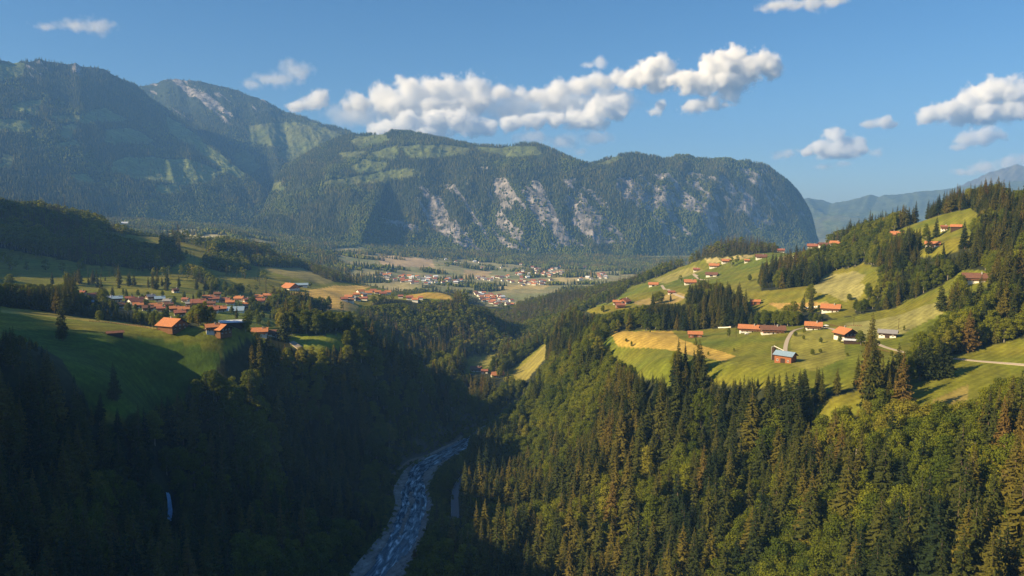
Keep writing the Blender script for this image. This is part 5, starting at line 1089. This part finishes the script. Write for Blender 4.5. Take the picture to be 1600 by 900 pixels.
# ---- mountain forests
for nm, dens in (('left_mountain', 105.0), ('rocky_mountain', 230.0), ('limestone_ridge', 85.0)):
    X, Y, Z, fo, PX, PY, rk = MT[nm]
    P0 = np.stack([X, Y, Z], -1); e1 = P0[1:, :-1] - P0[:-1, :-1]; e2 = P0[:-1, 1:] - P0[:-1, :-1]
    area = np.linalg.norm(np.cross(e1, e2), axis=-1); horiz = np.abs(np.cross(e1[..., :2], e2[..., :2]))
    fm = fo[:-1, :-1]; vis = (PX[:-1, :-1] > -15) & (PX[:-1, :-1] < 1615) & (PY[:-1, :-1] < 470)
    nn = fbm(X[:-1, :-1] / 120, Y[:-1, :-1] / 120, 500, 4); cliff = np.clip((horiz / np.maximum(area, 1e-3) - .22) / .25, .25, 1)
    lam = area / dens * np.where(fm > .5, 1.0, 0.035) * np.where(rk[:-1, :-1] > .3, 3.5, 1) * vis * cliff * np.clip((nn - .2) * 6, .15, 1)
    if nm == 'rocky_mountain': lam *= np.clip((PY[:-1, :-1] - 150) / 60, .12, 1)
    if nm == 'left_mountain': lam *= np.clip((PY[:-1, :-1] - 105) / 30, .15, 1)
    cnt = RNG.poisson(lam); ii, jj = np.nonzero(cnt); rep = cnt[ii, jj]; ii = np.repeat(ii, rep); jj = np.repeat(jj, rep)
    a = RNG.random(len(ii))[:, None]; b = RNG.random(len(ii))[:, None]
    pts = P0[ii, jj] * (1 - a) * (1 - b) + P0[ii + 1, jj] * a * (1 - b) + P0[ii, jj + 1] * (1 - a) * b + P0[ii + 1, jj + 1] * a * b
    hid = hidden(pts[:, 0], pts[:, 1], pts[:, 2] + 20, 40); pts = pts[~hid]; n_ = len(pts)
    br = (fbm(pts[:, 0] / 200, pts[:, 1] / 200, 511, 3) + RNG.uniform(-.15, .15, n_) + np.clip((300 - pts[:, 2]) / 900, -.1, .12)) > .56
    print(nm, n_, pts[:, 2].max())
    instancer(nm + '_forest', pts - np.array((0, 0, 1.5)), FARS + FARB, np.where(br, 4 + RNG.integers(0, 3, n_), RNG.integers(0, 4, n_)), RNG.uniform(0, 6.28, n_), RNG.uniform(.6, 1.15, n_), np.clip(.30 + .6 * (fbm(pts[:, 0] / 90, pts[:, 1] / 90, 521, 3) - .5) + RNG.normal(0, .16, n_), 0, 1), 'dense mountain forest on the ' + nm.replace('_', ' '))
print('forest done', round(time.time() - T0, 1))
# ------------------------------------------------------------------ clouds, real volumes beyond the mountains
def cloud_material(k):
    m = bpy.data.materials.new('cloud_%d' % k); m.use_nodes = True; t = m.node_tree; t.nodes.clear()
    v = t.nodes.new('ShaderNodeVolumePrincipled'); v.inputs['Color'].default_value = (1, 1, 1, 1); v.inputs['Density'].default_value = CLOUD_DENSITY * k / 10.0; v.inputs['Anisotropy'].default_value = .0
    o = t.nodes.new('ShaderNodeOutputMaterial'); t.links.new(v.outputs[0], o.inputs['Volume']); return m
CLOUD_DENSITY = .022
CM = {k: cloud_material(k) for k in (1, 2, 5, 10)}
def cloud(label, lobes, dist, thick=10, wisp=.6, seed=0, flat=None, nscale=1.0):
    """lobes: (photo px, photo py, radius in photo pixels[, height/width])"""
    pts = []
    for q in lobes:
        px, py, r = q[:3]; sq = q[3] if len(q) > 3 else .8
        x, y, z = ray(px, py); s = dist / y; pts.append((x * s, dist + ((px * 7 + seed) % 13 - 6) * r * .03 * dist / 1200, CAMZ + z * s, r * dist / 1200 / .96, sq))
    m = 1.25
    lo = [min(p[i] - p[3] * m * (p[4] if i == 2 else 1) for p in pts) for i in range(3)]; hi = [max(p[i] + p[3] * m * (p[4] if i == 2 else 1) for p in pts) for i in range(3)]
    c0 = [(a + b) / 2 for a, b in zip(lo, hi)]
    lo[1] = max(lo[1], 14600)
    vox = max(dist / 1200 * 1.25, (hi[0] - lo[0]) / 170)
    ng = bpy.data.node_groups.new('cloud', 'GeometryNodeTree'); ng.interface.new_socket('Geometry', in_out='INPUT', socket_type='NodeSocketGeometry'); ng.interface.new_socket('Geometry', in_out='OUTPUT', socket_type='NodeSocketGeometry')
    go = ng.nodes.new('NodeGroupOutput'); vc = ng.nodes.new('GeometryNodeVolumeCube'); l = ng.links.new
    vc.inputs['Min'].default_value = [a - b for a, b in zip(lo, c0)]; vc.inputs['Max'].default_value = [a - b for a, b in zip(hi, c0)]
    for i, k in enumerate(('X', 'Y', 'Z')): vc.inputs['Resolution ' + k].default_value = max(8, int((hi[i] - lo[i]) / vox / (1.6 if i == 1 else 1)))
    pos = ng.nodes.new('GeometryNodeInputPosition')
    def math_(op, a, b=None, c=None, clamp=False):
        q = ng.nodes.new('ShaderNodeMath'); q.operation = op; q.use_clamp = clamp
        for i, v_ in enumerate((a, b, c)):
            if v_ is None: continue
            if isinstance(v_, (int, float)): q.inputs[i].default_value = v_
            else: l(v_, q.inputs[i])
        return q.outputs[0]
    f = None
    for (x, y, z, r, sq) in pts:
        s = ng.nodes.new('ShaderNodeVectorMath'); s.operation = 'SUBTRACT'; l(pos.outputs[0], s.inputs[0]); s.inputs[1].default_value = (x - c0[0], y - c0[1], z - c0[2])
        k = ng.nodes.new('ShaderNodeVectorMath'); k.operation = 'MULTIPLY'; l(s.outputs[0], k.inputs[0]); k.inputs[1].default_value = (1 / r, 1 / r, 1 / (r * sq))
        ln = ng.nodes.new('ShaderNodeVectorMath'); ln.operation = 'LENGTH'; l(k.outputs[0], ln.inputs[0])
        d_ = math_('SUBTRACT', 1.0, ln.outputs['Value'])
        f = d_ if f is None else math_('SMOOTH_MAX', f, d_, .15)
    rm = max(p[3] for p in pts)
    def noise(sc, det, rough):
        nz = ng.nodes.new('ShaderNodeTexNoise'); nz.noise_dimensions = '4D'; nz.inputs['W'].default_value = seed * 3.7; nz.inputs['Scale'].default_value = sc; nz.inputs['Detail'].default_value = det; nz.inputs['Roughness'].default_value = rough; l(pos.outputs[0], nz.inputs['Vector']); return nz.outputs[0]
    n1 = noise(nscale / (dist / 1200 * 19), 9.0, .66)
    f = math_('ADD', f, math_('MULTIPLY', math_('SUBTRACT', n1, .5), wisp * 5.8))
    f = math_('SUBTRACT', f, .06)
    if flat is not None:
        zf = (CAMZ + ray(800, flat)[2] * dist / ray(800, flat)[1]) - c0[2]; sp = ng.nodes.new('ShaderNodeSeparateXYZ'); l(pos.outputs[0], sp.inputs[0])
        f = math_('MINIMUM', f, math_('ADD', math_('MULTIPLY', math_('SUBTRACT', sp.outputs[2], zf), 1 / (dist / 1200 * 14)), math_('MULTIPLY', math_('SUBTRACT', n1, .5), 1.2)))
    den = math_('MULTIPLY', f, 1.5, clamp=True)
    l(den, vc.inputs['Density'])
    sm = ng.nodes.new('GeometryNodeSetMaterial'); sm.inputs['Material'].default_value = CM[thick]
    l(vc.outputs[0], sm.inputs[0]); l(sm.outputs[0], go.inputs[0])
    me = bpy.data.meshes.new('cloud'); o = obj('cloud', me); o.location = c0; me.materials.append(CM[thick])
    md = o.modifiers.new('body', 'NODES'); md.node_group = ng
    tag(o, label, 'cloud', 'fair weather clouds')
cloud('largest bright cloud with a tall knob on top', [(1145,92,24),(1120,108,32),(1165,108,30),(1195,100,24),(1075,128,26,.7),(1105,130,30,.6),(1140,125,34,.6),(1205,112,18,.7)], 16600, flat=150, seed=1)
cloud('rounded bright cloud left of the largest one', [(1020,108,22),(1035,105,22),(1005,120,24),(1030,125,24,.7),(985,130,18,.6)], 16900, seed=2)
cloud('thin ragged cloud band under the largest cloud', [(1085,168,20,.6),(1110,162,20,.5),(1140,152,18,.6),(1135,164,12,.6)], 16600, thick=5, seed=3, wisp=.7)
cloud('little puff below the rounded cloud', [(1022,176,12,.7),(1032,166,10,.8)], 16900, thick=5, seed=4)
cloud('long cloud bank above the limestone ridge', [(600,150,26,.7),(640,140,28,.7),(675,140,30,.7),(710,140,28,.75),(742,135,24,.8),(740,158,34,.5),(680,165,36,.5),(620,168,34,.5),(785,145,24,.5),(815,145,16,.6),(560,160,24,.6)], 17400, thick=5, seed=5, wisp=.6)
cloud('bright low cloud rising behind the ridge meadow', [(600,202,26,.6),(640,192,28,.7),(680,190,28,.7),(715,188,28,.7),(735,198,24,.7),(760,200,20,.7),(660,208,40,.4)], 16300, seed=6, wisp=.5)
cloud('middle cloud arm leading to the rounded cloud', [(840,150,18,.7),(870,140,22,.7),(905,135,24,.6),(940,128,24,.6),(965,122,18,.7),(860,158,24,.5),(985,128,14,.6)], 17400, thick=5, seed=7, wisp=.6)
cloud('low white cloud over the grassy dome', [(800,195,20,.6),(835,190,22,.6),(870,188,22,.6),(905,185,22,.7),(935,172,26,.8),(960,165,22,.8),(925,188,28,.5),(965,180,16,.7)], 16300, thick=10, seed=8, wisp=.6)
cloud('small lone puff high above the cloud arm', [(920,102,12,.6),(938,98,12,.7)], 17400, thick=2, seed=9)
cloud('faint cloud above the rocky peak', [(430,125,28,.4),(465,112,24,.7),(395,133,20,.4)], 17800, thick=1, seed=10, wisp=.7)
cloud('small pale cloud beside the descending crest', [(490,160,20,.8),(500,152,14,.8),(465,168,18,.5),(545,168,12,.8)], 16600, thick=5, seed=11, wisp=.6)
cloud('big grey bottomed cloud at the right side of the sky', [(1545,145,28,.8),(1570,145,26,.8),(1515,160,26,.7),(1490,172,26,.6),(1455,182,24,.5),(1580,170,34,.5),(1610,162,30,.7),(1530,178,40,.45)], 16300, flat=202, seed=12)
cloud('oval cloud under the big right cloud', [(1510,218,20,.6),(1535,214,24,.6),(1555,212,18,.5),(1500,230,14,.5)], 15000, thick=5, seed=13)
cloud('horned white cloud over the far gap', [(1300,212,14,1.1),(1285,232,22,.6),(1315,232,24,.6),(1335,224,18,.7),(1345,235,16,.5),(1260,238,14,.5),(1310,240,30,.4)], 16300, thick=10, seed=14, flat=248)
cloud('small flat cloud above the horned cloud', [(1360,194,16,.5),(1380,192,18,.5),(1395,195,12,.5)], 16900, thick=5, seed=15)
cloud('tiny cloud right of the horned cloud', [(1368,239,11,.7)], 16900, thick=2, seed=16)
cloud('thin streak below the horned cloud', [(1290,260,18,.35),(1320,256,16,.3)], 16900, thick=1, seed=17)
cloud('small faint cloud left of the horned cloud', [(1215,243,14,.7),(1232,240,12,.5)], 16900, thick=2, seed=18)
cloud('torn cloud at the top edge of the sky', [(1240,8,20,.5),(1270,6,24,.4),(1300,2,22,.4),(1210,10,22,.4)], 16600, thick=2, seed=19, wisp=.7)
cloud('faint veil at the upper left of the sky', [(110,40,26,.3),(155,42,24,.5),(70,42,18,.3)], 17800, thick=1, seed=20, wisp=.7)
cloud('low cloud streak at the right horizon', [(1540,262,24,.5),(1580,256,24,.5),(1610,250,24,.5),(1510,270,18,.4)], 16300, thick=2, seed=21, wisp=.6)
cloud('broad pale veil behind the cloud bank over the ridge', [(560,180,50,.4),(640,175,60,.4),(720,170,60,.45),(800,172,60,.45),(880,165,60,.45),(950,160,50,.5)], 17900, thick=1, seed=22, wisp=.35)
cloud('soft grey base trailing under the middle cloud arm', [(830,215,34,.35),(880,222,34,.35),(930,215,30,.4),(905,238,14,.6)], 17600, thick=1, seed=23, wisp=.5)
print('clouds', round(time.time() - T0, 1))
# ------------------------------------------------------------------ haze
def haze():
    x0, x1, y0, y1, z0, z1 = -14300, 14300, -3900, 14400, -260, 1800
    V = [(x, y, z) for z in (z0, z1) for y in (y0, y1) for x in (x0, x1)]
    F = [(0, 2, 3, 1), (4, 5, 7, 6), (0, 1, 5, 4), (2, 6, 7, 3), (0, 4, 6, 2), (1, 3, 7, 5)]
    me = raw_mesh('haze', V, F); o = obj('haze', me); tag(o, kind='stuff'); o.display_type = 'WIRE'
    m = bpy.data.materials.new('haze'); m.use_nodes = True; t = m.node_tree; t.nodes.clear()
    v = t.nodes.new('ShaderNodeVolumePrincipled'); v.inputs['Color'].default_value = (.21, .48, 1.0, 1)
    v.inputs['Density'].default_value = HAZE_DENSITY; v.inputs['Anisotropy'].default_value = 0.0
    ou = t.nodes.new('ShaderNodeOutputMaterial'); t.links.new(v.outputs[0], ou.inputs['Volume']); me.materials.append(m)
HAZE_DENSITY = 7.2e-5
haze()
print('done', round(time.time() - T0, 1))
